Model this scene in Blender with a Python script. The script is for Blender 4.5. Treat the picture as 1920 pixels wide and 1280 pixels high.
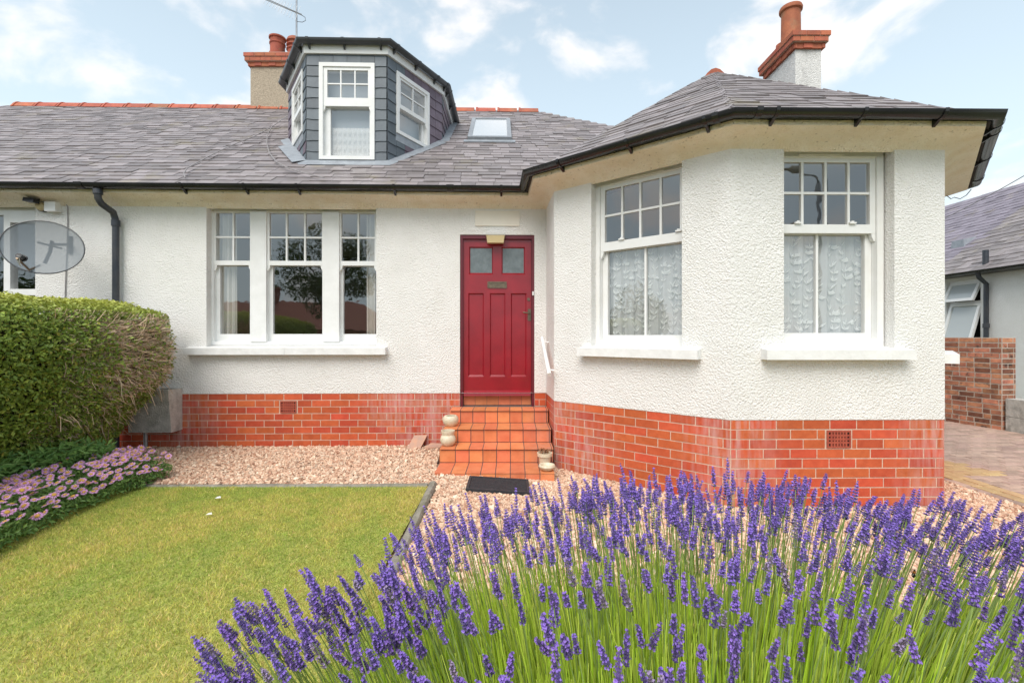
import bpy, math, random
import numpy as np
from mathutils import Vector, Matrix
random.seed(7)
RNG = np.random.default_rng(11)
for o in list(bpy.data.objects): bpy.data.objects.remove(o)
SC = bpy.context.scene
COL = SC.collection

# ------------------------------------------------------------------ camera, world, sun, exposure
F, HZ, CZ = 880.0, 629.3, 1.43            # focal length in photo pixels, horizon row, camera height
cam = bpy.data.cameras.new('camera'); cam_o = bpy.data.objects.new('camera', cam); COL.objects.link(cam_o)
cam.sensor_width = 36; cam.lens = 36*F/1920; cam.shift_y = (HZ-640)/1920
cam.clip_start = 0.05; cam.clip_end = 3000
cam_o.location = (0, 0, CZ); cam_o.rotation_euler = (math.radians(90), 0, 0)
SC.camera = cam_o

SUN_EL, SUN_AZ = math.radians(50), math.atan2(-0.36, -0.90)      # azimuth measured from +Y towards +X
world = bpy.data.worlds.new('World'); SC.world = world; world.use_nodes = True
nt = world.node_tree; nt.nodes.clear()
def N(nt, t, **k):
    n = nt.nodes.new(t)
    for a, v in k.items():
        if a.startswith('i_'): n.inputs[a[2:].replace('_', ' ')].default_value = v
        else: setattr(n, a, v)
    return n
out = N(nt, 'ShaderNodeOutputWorld'); bg = N(nt, 'ShaderNodeBackground'); bg.inputs['Strength'].default_value = 0.1
sky = N(nt, 'ShaderNodeTexSky', sky_type='NISHITA', sun_disc=False, sun_elevation=SUN_EL, sun_rotation=SUN_AZ)
tc = N(nt, 'ShaderNodeTexCoord')
sep = N(nt, 'ShaderNodeSeparateXYZ'); nt.links.new(tc.outputs['Generated'], sep.inputs[0])
hz = N(nt, 'ShaderNodeMapRange'); hz.inputs['From Min'].default_value = 0.02; hz.inputs['From Max'].default_value = 0.62
hz.inputs['To Min'].default_value = 0.97; hz.inputs['To Max'].default_value = 0.50
nt.links.new(sep.outputs['Z'], hz.inputs['Value'])
mixh = N(nt, 'ShaderNodeMix', data_type='RGBA'); nt.links.new(hz.outputs[0], mixh.inputs['Factor'])
nt.links.new(sky.outputs[0], mixh.inputs['A']); mixh.inputs['B'].default_value = (6.9, 8.25, 8.95, 1)
mp = N(nt, 'ShaderNodeMapping'); mp.inputs['Scale'].default_value = (3.6, 3.6, 5.6); mp.inputs['Location'].default_value = (1.35, 0.2, 0.75)
nt.links.new(tc.outputs['Generated'], mp.inputs[0])
cn = N(nt, 'ShaderNodeTexNoise'); cn.inputs['Scale'].default_value = 1.55; cn.inputs['Detail'].default_value = 9
cn.inputs['Roughness'].default_value = 0.52; cn.inputs['Distortion'].default_value = 0.25
nt.links.new(mp.outputs[0], cn.inputs['Vector'])
cr = N(nt, 'ShaderNodeMapRange', interpolation_type='SMOOTHSTEP'); cr.inputs['From Min'].default_value = 0.475; cr.inputs['From Max'].default_value = 0.66
cr.inputs['To Max'].default_value = 0.82
nt.links.new(cn.outputs['Fac'], cr.inputs['Value'])
mixc = N(nt, 'ShaderNodeMix', data_type='RGBA'); nt.links.new(cr.outputs[0], mixc.inputs['Factor'])
nt.links.new(mixh.outputs['Result'], mixc.inputs['A']); mixc.inputs['B'].default_value = (9.0, 8.55, 8.3, 1)
nt.links.new(mixc.outputs['Result'], bg.inputs['Color']); nt.links.new(bg.outputs[0], out.inputs['Surface'])

sl = bpy.data.lights.new('sun', 'SUN'); sl.energy = 2.3; sl.angle = math.radians(42); sl.color = (1, 0.95, 0.88)
so = bpy.data.objects.new('sun', sl); COL.objects.link(so)
sd = Vector((math.sin(SUN_AZ)*math.cos(SUN_EL), math.cos(SUN_AZ)*math.cos(SUN_EL), math.sin(SUN_EL)))
so.location = (-6, -10, 14); so.rotation_euler = sd.to_track_quat('Z', 'Y').to_euler()
SC.view_settings.view_transform = 'Standard'; SC.view_settings.look = 'None'
SC.view_settings.exposure = 0.48; SC.view_settings.gamma = 1; SC.view_settings.use_curve_mapping = False
SC.render.engine = 'CYCLES'; SC.cycles.use_denoising = True; SC.cycles.max_bounces = 8
SC.cycles.transparent_max_bounces = 16; SC.cycles.caustics_reflective = False; SC.cycles.caustics_refractive = False

# ------------------------------------------------------------------ helpers
def S(r, g, b):
    f = lambda c: ((c/255+0.055)/1.055)**2.4 if c > 10 else c/255/12.92
    return (f(r), f(g), f(b))
def ray(px, py): return Vector(((px-960)/F, 1.0, (HZ-py)/F))
def at(px, py, Y): r = ray(px, py); return Vector((r.x*Y, Y, CZ+r.z*Y))
def on_z(px, py, z): return at(px, py, (CZ-z)*F/(py-HZ))
WL = {}
def wl(o): return WL[o.name] if o is not None else Vector((0, 0, 0))
def tag(o, label=None, cat=None, group=None, kind=None):
    if label: o['label'] = label
    if cat: o['category'] = cat
    if group: o['group'] = group
    if kind: o['kind'] = kind
    return o
def empty(name, loc, label=None, cat=None, group=None, parent=None):
    o = bpy.data.objects.new(name, None); COL.objects.link(o); loc = Vector(loc)
    o.location = loc-wl(parent); o.parent = parent; o.empty_display_size = 0.1; WL[o.name] = loc
    return tag(o, label, cat, group)
def link(o, loc, parent):
    COL.objects.link(o); o.parent = parent; o.location = Vector(loc)-wl(parent); WL[o.name] = Vector(loc); return o
def inst(mesh, name, M, parent):
    o = bpy.data.objects.new(name, mesh); COL.objects.link(o); o.parent = parent
    o.matrix_basis = Matrix.Translation(M.translation-wl(parent)) @ M.to_3x3().to_4x4(); WL[o.name] = M.translation.copy(); return o
def frame(o, x, y, z, sx=1, sy=1, sz=1):
    x, y, z = x*sx, y*sy, z*sz
    return Matrix(((x.x, y.x, z.x, o.x), (x.y, y.y, z.y, o.y), (x.z, y.z, z.z, o.z), (0, 0, 0, 1)))
def np_mesh(name, V, Fc, mats, col=None, mi=None, smooth=False):
    V = np.asarray(V, dtype=np.float32); Fc = np.asarray(Fc, dtype=np.int32); k = Fc.shape[1]
    me = bpy.data.meshes.new(name); me.vertices.add(len(V)); me.vertices.foreach_set('co', V.ravel())
    me.loops.add(Fc.size); me.loops.foreach_set('vertex_index', Fc.ravel())
    me.polygons.add(len(Fc)); me.polygons.foreach_set('loop_start', np.arange(0, Fc.size, k, dtype=np.int32))
    try: me.polygons.foreach_set('loop_total', np.full(len(Fc), k, dtype=np.int32))
    except Exception: pass
    if mi is not None: me.polygons.foreach_set('material_index', np.asarray(mi, dtype=np.int32))
    for m in (mats if isinstance(mats, (list, tuple)) else [mats]): me.materials.append(m)
    if col is not None:
        a = me.attributes.new('Col', 'FLOAT_COLOR', 'POINT')
        c4 = np.ones((len(V), 4), dtype=np.float32); c4[:, :3] = col; a.data.foreach_set('color', c4.ravel())
    me.update(calc_edges=True); me.validate()
    if smooth: me.shade_smooth()
    else: me.shade_flat()
    return me
def np_obj(name, V, Fc, mats, parent=None, loc=None, **k):
    V = np.asarray(V, dtype=np.float64)
    lo, hi = V.min(0), V.max(0); c = np.array([(lo[0]+hi[0])/2, (lo[1]+hi[1])/2, lo[2]])
    o = bpy.data.objects.new(name, np_mesh(name, V-c, Fc, mats, **k)); return link(o, c, parent)

class MB:
    def __init__(s): s.v = []; s.f = []; s.mi = []
    def add(s, vs, fs, m=0):
        b = len(s.v); s.v += [tuple(p) for p in vs]; s.f += [tuple(b+i for i in f) for f in fs]; s.mi += [m]*len(fs); return s
    def hexa(s, p, m=0):   # p: 4 bottom then 4 top, counter-clockwise
        return s.add(p, [(3, 2, 1, 0), (4, 5, 6, 7), (0, 1, 5, 4), (1, 2, 6, 5), (2, 3, 7, 6), (3, 0, 4, 7)], m)
    def box(s, x0, x1, y0, y1, z0, z1, m=0):
        return s.hexa([(x0, y0, z0), (x1, y0, z0), (x1, y1, z0), (x0, y1, z0), (x0, y0, z1), (x1, y0, z1), (x1, y1, z1), (x0, y1, z1)], m)
    def wbox(s, w, u0, u1, z0, z1, d0, d1, m=0):
        P = w.p
        return s.hexa([P(u0, z0, d1), P(u1, z0, d1), P(u1, z0, d0), P(u0, z0, d0), P(u0, z1, d1), P(u1, z1, d1), P(u1, z1, d0), P(u0, z1, d0)], m)
    def ring(s, w, o, i, d0, d1, m=0):   # o, i = (u0,u1,z0,z1)
        s.wbox(w, o[0], i[0], o[2], o[3], d0, d1, m); s.wbox(w, i[1], o[1], o[2], o[3], d0, d1, m)
        s.wbox(w, i[0], i[1], o[2], i[2], d0, d1, m); s.wbox(w, i[0], i[1], i[3], o[3], d0, d1, m); return s
    def tube(s, path, r, n=8, m=0, cap=True):
        path = [Vector(p) for p in path]; rs = r if isinstance(r, (list, tuple)) else [r]*len(path); R = []
        up = None
        for i, p in enumerate(path):
            t = (path[min(i+1, len(path)-1)]-path[max(i-1, 0)]).normalized()
            if up is None: up = Vector((0, 0, 1)) if abs(t.z) < .9 else Vector((1, 0, 0))
            a = t.cross(up).normalized(); b = a.cross(t); up = b
            R.append([p+(a*math.cos(2*math.pi*k/n)+b*math.sin(2*math.pi*k/n))*rs[i] for k in range(n)])
        vs = [q for r_ in R for q in r_]; fs = []
        for i in range(len(R)-1):
            for k in range(n): fs.append((i*n+k, i*n+(k+1) % n, (i+1)*n+(k+1) % n, (i+1)*n+k))
        if cap: fs.append(tuple(range(n-1, -1, -1))); fs.append(tuple((len(R)-1)*n+k for k in range(n)))
        return s.add(vs, fs, m)
    def lathe(s, c, prof, n=24, m=0, axis=None):
        c = Vector(c); vs = []; fs = []
        for (r, z) in prof:
            for k in range(n): vs.append(c+Vector((r*math.cos(2*math.pi*k/n), r*math.sin(2*math.pi*k/n), z)))
        for i in range(len(prof)-1):
            for k in range(n): fs.append((i*n+k, i*n+(k+1) % n, (i+1)*n+(k+1) % n, (i+1)*n+k))
        return s.add(vs, fs, m)
    def build(s, name, mats, parent=None, smooth=False):
        V = np.array(s.v); lo, hi = V.min(0), V.max(0); c = np.array([(lo[0]+hi[0])/2, (lo[1]+hi[1])/2, lo[2]])
        me = bpy.data.meshes.new(name); me.from_pydata([tuple(x) for x in V-c], [], s.f)
        for m in (mats if isinstance(mats, (list, tuple)) else [mats]): me.materials.append(m)
        me.polygons.foreach_set('material_index', s.mi); me.update()
        if smooth:
            me.shade_smooth()
            try: me.set_sharp_from_angle(angle=math.radians(40))
            except Exception: pass
        return link(bpy.data.objects.new(name, me), c, parent)

class Wall:
    def __init__(s, a, b):
        s.a = Vector((a[0], a[1], 0)); s.b = Vector((b[0], b[1], 0)); s.L = (s.b-s.a).length
        s.u = (s.b-s.a).normalized(); s.n = Vector((s.u.y, -s.u.x, 0))
    def p(s, u, z, d=0): return s.a+s.u*u+s.n*d+Vector((0, 0, z))
    def uz(s, px, py, d=0):
        r = ray(px, py); o = Vector((0, 0, CZ)); t = ((s.a+s.n*d-o).dot(s.n))/(r.dot(s.n)); P = o+r*t
        return (P-s.a).dot(s.u), P.z
    def U(s, px, d=0): return s.uz(px, HZ, d)[0]
    def Z(s, px, py, d=0): return s.uz(px, py, d)[1]
def offset_path(pts, d):
    ls = []
    for a, b in zip(pts, pts[1:]):
        w = Wall(a, b); ls.append((w.p(0, 0, d), w.u))
    res = [ls[0][0]]
    for i in range(len(ls)-1):
        (p, u), (q, v) = ls[i], ls[i+1]; den = u.x*v.y-u.y*v.x
        t = ((q.x-p.x)*v.y-(q.y-p.y)*v.x)/den; res.append(p+u*t)
    w = Wall(pts[-2], pts[-1]); res.append(w.p(w.L, 0, d)); return res
def sweep(mb, pts, prof, closed=False, m=0, cap=False):
    rows = [[q+Vector((0, 0, z)) for q in offset_path(pts, d)] for d, z in prof]
    n = len(pts); vs = [p for r in rows for p in r]; fs = []; K = len(rows)
    for i in range(K if closed else K-1):
        j = (i+1) % K
        for k in range(n-1): fs.append((i*n+k, i*n+k+1, j*n+k+1, j*n+k))
    if cap: fs.append(tuple(i*n for i in range(K))); fs.append(tuple(i*n+n-1 for i in range(K-1, -1, -1)))
    mb.add(vs, fs, m)

# ------------------------------------------------------------------ materials
def M(name, c, c2=None, rough=.7, scale=8, lo=.35, hi=.65, bump=0, bscale=60, bdist=.01, bdetail=4, objrand=0, attr=False,
      metal=0, spec=.4, stretch=None, dirt=None, transl=0, coat=0):
    m = bpy.data.materials.new(name); m.use_nodes = True; t = m.node_tree; b = t.nodes['Principled BSDF']; L = t.links.new
    geo = N(t, 'ShaderNodeNewGeometry'); pos = geo.outputs['Position']
    b.inputs['Roughness'].default_value = rough; b.inputs['Metallic'].default_value = metal
    b.inputs['Specular IOR Level'].default_value = spec
    if coat: b.inputs['Coat Weight'].default_value = coat; b.inputs['Coat Roughness'].default_value = .12
    vec = pos
    if stretch:
        mpn = N(t, 'ShaderNodeMapping'); mpn.inputs['Scale'].default_value = stretch; L(pos, mpn.inputs[0]); vec = mpn.outputs[0]
    if attr:
        at_ = N(t, 'ShaderNodeAttribute', attribute_name='Col'); col = at_.outputs['Color']
    else:
        rgb = N(t, 'ShaderNodeRGB'); rgb.outputs[0].default_value = (*c, 1); col = rgb.outputs[0]
    if c2 is not None:
        no = N(t, 'ShaderNodeTexNoise'); no.inputs['Scale'].default_value = scale; no.inputs['Detail'].default_value = 6; no.inputs['Roughness'].default_value = .6
        L(vec, no.inputs['Vector'])
        mr = N(t, 'ShaderNodeMapRange'); mr.inputs['From Min'].default_value = lo; mr.inputs['From Max'].default_value = hi; L(no.outputs['Fac'], mr.inputs['Value'])
        mx = N(t, 'ShaderNodeMix', data_type='RGBA'); L(mr.outputs[0], mx.inputs['Factor']); L(col, mx.inputs['A']); mx.inputs['B'].default_value = (*c2, 1); col = mx.outputs['Result']
    if dirt:   # (colour, scale, lo, hi, amount, stretch)
        no = N(t, 'ShaderNodeTexNoise'); no.inputs['Scale'].default_value = dirt[1]; no.inputs['Detail'].default_value = 8; no.inputs['Roughness'].default_value = .65
        mpn = N(t, 'ShaderNodeMapping'); mpn.inputs['Scale'].default_value = dirt[5]; L(pos, mpn.inputs[0]); L(mpn.outputs[0], no.inputs['Vector'])
        mr = N(t, 'ShaderNodeMapRange'); mr.inputs['From Min'].default_value = dirt[2]; mr.inputs['From Max'].default_value = dirt[3]; mr.inputs['To Max'].default_value = dirt[4]; L(no.outputs['Fac'], mr.inputs['Value'])
        mx = N(t, 'ShaderNodeMix', data_type='RGBA'); L(mr.outputs[0], mx.inputs['Factor']); L(col, mx.inputs['A']); mx.inputs['B'].default_value = (*dirt[0], 1); col = mx.outputs['Result']
    if objrand:
        oi = N(t, 'ShaderNodeObjectInfo'); mr = N(t, 'ShaderNodeMapRange'); mr.inputs['To Min'].default_value = 1-objrand; mr.inputs['To Max'].default_value = 1+objrand
        L(oi.outputs['Random'], mr.inputs['Value']); hs = N(t, 'ShaderNodeHueSaturation'); L(mr.outputs[0], hs.inputs['Value']); L(col, hs.inputs['Color'])
        ml = N(t, 'ShaderNodeMath', operation='MULTIPLY'); ml.inputs[1].default_value = 7.31; fr = N(t, 'ShaderNodeMath', operation='FRACT'); L(oi.outputs['Random'], ml.inputs[0]); L(ml.outputs[0], fr.inputs[0])
        mr2 = N(t, 'ShaderNodeMapRange'); mr2.inputs['To Min'].default_value = .492; mr2.inputs['To Max'].default_value = .508; L(fr.outputs[0], mr2.inputs['Value']); L(mr2.outputs[0], hs.inputs['Hue'])
        col = hs.outputs['Color']
    L(col, b.inputs['Base Color'])
    if bump:
        no = N(t, 'ShaderNodeTexNoise'); no.inputs['Scale'].default_value = bscale; no.inputs['Detail'].default_value = bdetail; L(vec, no.inputs['Vector'])
        bp = N(t, 'ShaderNodeBump'); bp.inputs['Strength'].default_value = bump; bp.inputs['Distance'].default_value = bdist; L(no.outputs['Fac'], bp.inputs['Height']); L(bp.outputs[0], b.inputs['Normal'])
    if transl:
        tr = N(t, 'ShaderNodeBsdfTranslucent'); L(col, tr.inputs['Color']); ms = N(t, 'ShaderNodeMixShader'); ms.inputs[0].default_value = transl
        L(b.outputs[0], ms.inputs[1]); L(tr.outputs[0], ms.inputs[2]); L(ms.outputs[0], t.nodes['Material Output'].inputs['Surface'])
    return m
def efflo(m, pts, rad=.6, colr=(.60, .36, .34)):   # lime bloom on the brickwork around the wet corners
    t = m.node_tree; L = t.links.new; b = t.nodes['Principled BSDF']; src = b.inputs['Base Color'].links[0].from_socket
    geo = N(t, 'ShaderNodeNewGeometry'); last = None
    for p in pts:
        vd = N(t, 'ShaderNodeVectorMath', operation='DISTANCE'); vd.inputs[1].default_value = p; L(geo.outputs['Position'], vd.inputs[0])
        mr = N(t, 'ShaderNodeMapRange', interpolation_type='SMOOTHSTEP'); mr.inputs['From Min'].default_value = 0; mr.inputs['From Max'].default_value = rad; mr.inputs['To Min'].default_value = 1; mr.inputs['To Max'].default_value = 0
        L(vd.outputs['Value'], mr.inputs['Value'])
        if last is None: last = mr.outputs[0]
        else: mx = N(t, 'ShaderNodeMath', operation='MAXIMUM'); L(last, mx.inputs[0]); L(mr.outputs[0], mx.inputs[1]); last = mx.outputs[0]
    mp_ = N(t, 'ShaderNodeMapping'); mp_.inputs['Scale'].default_value = (22, 22, 2.5); L(geo.outputs['Position'], mp_.inputs[0])
    no = N(t, 'ShaderNodeTexNoise'); no.inputs['Scale'].default_value = 1.2; no.inputs['Detail'].default_value = 5; L(mp_.outputs[0], no.inputs['Vector'])
    mr = N(t, 'ShaderNodeMapRange'); mr.inputs['From Min'].default_value = .36; mr.inputs['From Max'].default_value = .68; L(no.outputs['Fac'], mr.inputs['Value'])
    mr.inputs['To Max'].default_value = .75; mu = N(t, 'ShaderNodeMath', operation='MULTIPLY'); L(last, mu.inputs[0]); L(mr.outputs[0], mu.inputs[1])
    mx = N(t, 'ShaderNodeMix', data_type='RGBA'); L(mu.outputs[0], mx.inputs['Factor']); L(src, mx.inputs['A']); mx.inputs['B'].default_value = (*colr, 1); L(mx.outputs['Result'], b.inputs['Base Color'])
def glass(name, tint=(1, 1, 1), r0=.21):
    m = bpy.data.materials.new(name); m.use_nodes = True; t = m.node_tree; t.nodes.clear(); L = t.links.new
    o = N(t, 'ShaderNodeOutputMaterial'); ms = N(t, 'ShaderNodeMixShader'); gm = N(t, 'ShaderNodeNewGeometry')
    dt = N(t, 'ShaderNodeVectorMath', operation='DOT_PRODUCT'); L(gm.outputs['Incoming'], dt.inputs[0]); L(gm.outputs['Normal'], dt.inputs[1])
    ab = N(t, 'ShaderNodeMath', operation='ABSOLUTE'); L(dt.outputs['Value'], ab.inputs[0]); om = N(t, 'ShaderNodeMath', operation='SUBTRACT'); om.inputs[0].default_value = 1; L(ab.outputs[0], om.inputs[1])
    pw = N(t, 'ShaderNodeMath', operation='POWER'); L(om.outputs[0], pw.inputs[0]); pw.inputs[1].default_value = 5
    fr = N(t, 'ShaderNodeMapRange'); fr.inputs['To Min'].default_value = r0; fr.inputs['To Max'].default_value = 1; L(pw.outputs[0], fr.inputs['Value'])   # Schlick reflectance, the same from both sides
    tr = N(t, 'ShaderNodeBsdfTransparent'); tr.inputs[0].default_value = (*tint, 1); gl = N(t, 'ShaderNodeBsdfGlossy'); gl.inputs['Roughness'].default_value = .015
    geo = N(t, 'ShaderNodeNewGeometry'); no = N(t, 'ShaderNodeTexNoise'); no.inputs['Scale'].default_value = 3.5; L(geo.outputs['Position'], no.inputs['Vector'])
    bp = N(t, 'ShaderNodeBump'); bp.inputs['Strength'].default_value = .05; bp.inputs['Distance'].default_value = .02; L(no.outputs['Fac'], bp.inputs['Height']); L(bp.outputs[0], gl.inputs['Normal'])
    L(fr.outputs[0], ms.inputs[0]); L(tr.outputs[0], ms.inputs[1]); L(gl.outputs[0], ms.inputs[2]); L(ms.outputs[0], o.inputs[0]); return m
def sheer(name, c, alpha):
    m = M(name, c, rough=.9, spec=.1); t = m.node_tree; b = t.nodes['Principled BSDF']; tr = N(t, 'ShaderNodeBsdfTransparent'); ms = N(t, 'ShaderNodeMixShader'); ms.inputs[0].default_value = alpha
    t.links.new(tr.outputs[0], ms.inputs[1]); t.links.new(b.outputs[0], ms.inputs[2]); t.links.new(ms.outputs[0], t.nodes['Material Output'].inputs['Surface']); return m

m_render = M('white_roughcast', (.87, .855, .83), (.82, .805, .775), rough=.9, scale=3, bump=1, bscale=62, bdist=.021, bdetail=5, spec=.2,
             dirt=((.60, .55, .46), 1.4, .60, .80, .25, (1, 1, .35)))
m_cove = M('cream_cove', (.95, .88, .76), (.88, .78, .62), rough=.9, scale=5, bump=1, bscale=50, bdist=.02, spec=.2, dirt=((.16, .11, .06), 34, .60, .72, .75, (1, 1, 1)))
m_smooth = M('smooth_paint', (.80, .775, .73), rough=.8, spec=.2, bump=.2, bscale=30)
m_white = M('white_gloss', (.84, .84, .83), (.77, .77, .755), rough=.38, scale=6)
m_sill = M('white_sill', (.84, .84, .83), (.74, .735, .72), rough=.6, scale=9, bump=.2, bscale=40)
m_upvc = M('white_plastic', (.82, .82, .81), (.77, .765, .74), rough=.3, scale=5)
m_brick = M('red_brick', (.56, .112, .045), (.47, .085, .034), rough=.7, scale=14, bump=.25, bscale=120, bdist=.004, objrand=.15, spec=.25)
efflo(m_brick, [(1.93, 4.13, .6), (1.93, 4.13, .2), (.48, 5.36, .5), (.48, 5.36, .0), (.75, 5.1, .1), (-.95, 6.08, .5), (-1.5, 6.07, .55), (-1.1, 6.08, .15), (3.84, 4.16, .5), (3.84, 4.16, .0), (-4.15, 6.0, .3)])
m_mortar = M('pale_mortar', (.70, .52, .41), (.56, .40, .31), rough=.95, scale=25, bump=.5, bscale=150, bdist=.004)
m_vent = M('terracotta_vent', (.42, .09, .05), (.30, .055, .035), rough=.7, scale=20)
m_dark = M('shade_black', (.012, .011, .010), rough=.9)  # near-black colour standing in for the shade of unlit hollows
m_slate = M('heather_slate', (.268, .236, .240), (.205, .178, .172), rough=.52, scale=6, bump=.3, bscale=40, bdist=.006, objrand=.27, spec=.5,
            dirt=((.26, .22, .13), 2.2, .56, .72, .6, (1, 1, 1)))
m_slate_at = M('heather_slate_field', (.25, .22, .26), None, rough=.52, attr=True, bump=.3, bscale=40, bdist=.006, spec=.5,
               dirt=((.26, .22, .13), 2.2, .56, .72, .6, (1, 1, 1)))
m_deck = M('roof_felt', (.05, .045, .05), rough=.9)
m_dslate = M('blue_grey_slate', (.115, .14, .16), (.09, .11, .13), rough=.5, scale=8, bump=.25, bscale=50, bdist=.005, objrand=.18, spec=.5)
m_pslate = M('purple_hung_slate', (.165, .125, .16), (.13, .095, .12), rough=.5, scale=8, bump=.25, bscale=50, bdist=.005, objrand=.15)
m_lead = M('lead', (.36, .39, .42), (.28, .30, .33), rough=.5, scale=10, metal=.2, bump=.3, bscale=12)
m_terra = M('terracotta', (.50, .145, .075), (.36, .10, .06), rough=.75, scale=7, bump=.3, bscale=50, objrand=.15, dirt=((.30, .24, .14), 3, .55, .7, .5, (1, 1, 1)))
m_black = M('black_plastic', (.012, .012, .014), (.02, .02, .022), rough=.22, scale=4, spec=.5)
m_grey_pl = M('grey_plastic', (.055, .06, .066), (.075, .078, .082), rough=.35, scale=4)
m_pipe = M('blue_black_iron', (.035, .042, .055), (.06, .062, .068), rough=.4, scale=9, bump=.15, bscale=30)
m_harl = M('brown_harling', (.58, .48, .36), (.38, .31, .23), rough=.95, scale=40, bump=1, bscale=90, bdist=.02)
m_harl2 = M('weathered_harling', (.82, .80, .77), (.66, .645, .62), rough=.95, scale=24, bump=1, bscale=60, bdist=.02, dirt=((.16, .15, .14), 2.2, .52, .72, .7, (1, 1, .4)))
m_conc = M('concrete', (.58, .555, .51), (.40, .385, .35), rough=.95, scale=12, bump=.9, bscale=60, bdist=.01, dirt=((.12, .11, .09), 6, .5, .68, .6, (1, 1, .6)))
m_tile = M('quarry_tile', (.74, .255, .115), (.64, .20, .085), rough=.42, scale=9, bump=.1, bscale=30, objrand=.12)
efflo(m_tile, [(.45, 5.3, .1), (.45, 5.6, .4), (.46, 5.2, .0)], .45, (.50, .27, .22))
m_grout = M('dark_grout', (.09, .085, .09), (.15, .13, .12), rough=.9, scale=25)
m_red = M('red_door_paint', (.30, .010, .020), (.24, .008, .017), rough=.28, scale=5, spec=.5, bump=.08, bscale=16, bdist=.004, coat=.25)
m_dred = M('dark_red_frame', (.13, .012, .022), rough=.35, spec=.5)
m_brass = M('old_bronze', (.22, .17, .12), (.14, .11, .08), rough=.4, scale=30, metal=.7)
m_glass = glass('window_glass')
m_oglass = M('obscure_glass', (.16, .19, .20), (.115, .14, .145), rough=.16, scale=14, bump=.3, bscale=40, spec=.7)
m_curt = M('cream_curtain', (.86, .83, .76), (.78, .75, .68), rough=.9, scale=4, transl=.25)
m_net = sheer('net_curtain', (.90, .92, .90), .60)
m_motif = M('net_motif', (.86, .88, .86), rough=.9, transl=.3)
m_wallp = M('room_wall', (.34, .31, .26), rough=.9); m_floor = M('room_floor', (.16, .10, .06), (.10, .06, .04), rough=.6)
m_cream = M('cream_glaze', (.72, .65, .50), (.60, .51, .36), rough=.4, scale=30, bump=.3, bscale=30, bdist=.004)
m_rubber = M('black_rubber', (.028, .029, .034), (.05, .05, .055), rough=.6, scale=30, bump=.3, bscale=60)
m_lampc = M('cream_diffuser', (.74, .60, .34), rough=.35, transl=.2)
m_lampg = M('lamp_casing', (.55, .55, .52), rough=.5)
m_gravel = M('gravel_stone', (1, 1, 1), attr=True, rough=.85, spec=.3, bump=.3, bscale=150, bdist=.003)
m_gbase = M('gravel_base', (.40, .25, .175), (.26, .155, .11), rough=.95, scale=70, bump=1, bscale=60, bdist=.02)
m_grass = M('grass_blade', (1, 1, 1), attr=True, rough=.7, spec=.2, transl=.3)
m_lawn = M('lawn_soil', (.42, .42, .11), (.33, .33, .09), rough=.95, scale=9, bump=.6, bscale=60)
m_soil = M('soil', (.09, .06, .04), (.05, .035, .025), rough=.95, scale=20, bump=1, bscale=30, bdist=.03)
m_earth = M('far_ground', (.14, .15, .07), (.10, .11, .055), rough=.95, scale=.4)
m_asph = M('asphalt', (.055, .055, .057), (.07, .07, .07), rough=.9, scale=30, bump=.4, bscale=120)
m_pave = M('pavement', (.28, .27, .25), (.22, .21, .20), rough=.9, scale=10)
m_block = M('paving_block', (.47, .325, .26), (.37, .255, .205), rough=.85, scale=18, bump=.5, bscale=80, bdist=.005, objrand=.22)
m_buff = M('buff_block', (.56, .39, .20), (.46, .31, .16), rough=.85, scale=18, bump=.5, bscale=80, bdist=.005, objrand=.12)
m_sand = M('jointing_sand', (.20, .15, .11), (.15, .11, .08), rough=.95, scale=30)
m_leaf = M('hedge_leaf', (1, 1, 1), attr=True, rough=.45, spec=.4, transl=.25)
m_twig = M('dry_twig', (.40, .27, .17), (.24, .15, .09), rough=.85, scale=30)
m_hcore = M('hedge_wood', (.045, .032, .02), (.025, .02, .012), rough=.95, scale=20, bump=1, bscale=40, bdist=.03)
m_bark = M('bark', (.10, .075, .05), (.06, .045, .03), rough=.95, scale=14, bump=.8, bscale=30, bdist=.02)
m_petal = M('lilac_petal', (.92, .52, .84), (.84, .42, .78), rough=.6, scale=60, objrand=.14, transl=.25)
m_disc = M('yellow_disc', (.62, .36, .06), (.40, .22, .05), rough=.8, scale=200, objrand=.2)
m_lstem = M('lavender_stem', (1, 1, 1), attr=True, rough=.6, spec=.2, transl=.45)
m_calyx = M('lavender_calyx', (.10, .07, .20), (.16, .115, .28), rough=.75, scale=90, objrand=.2)
m_floret = M('lavender_floret', (.24, .13, .55), (.36, .22, .70), rough=.65, scale=90, objrand=.15, transl=.2)
m_obrick = M('old_brick', (.46, .20, .11), (.28, .11, .07), rough=.9, scale=9, bump=.6, bscale=60, bdist=.01, objrand=.5, dirt=((.03, .025, .025), 7, .57, .66, .85, (1, 1, 1.6)))
m_omort = M('grey_mortar', (.56, .49, .41), (.44, .37, .31), rough=.95, scale=30, bump=.6, bscale=90)
m_steel = M('galvanised', (.42, .44, .46), (.33, .34, .36), rough=.45, scale=20, metal=.6)
m_cable = M('grey_cable', (.30, .28, .28), rough=.6)
m_rooft = M('brown_tile_roof', (.42, .17, .12), (.30, .12, .09), rough=.85, scale=20, bump=.6, bscale=14, bdist=.03)

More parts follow.
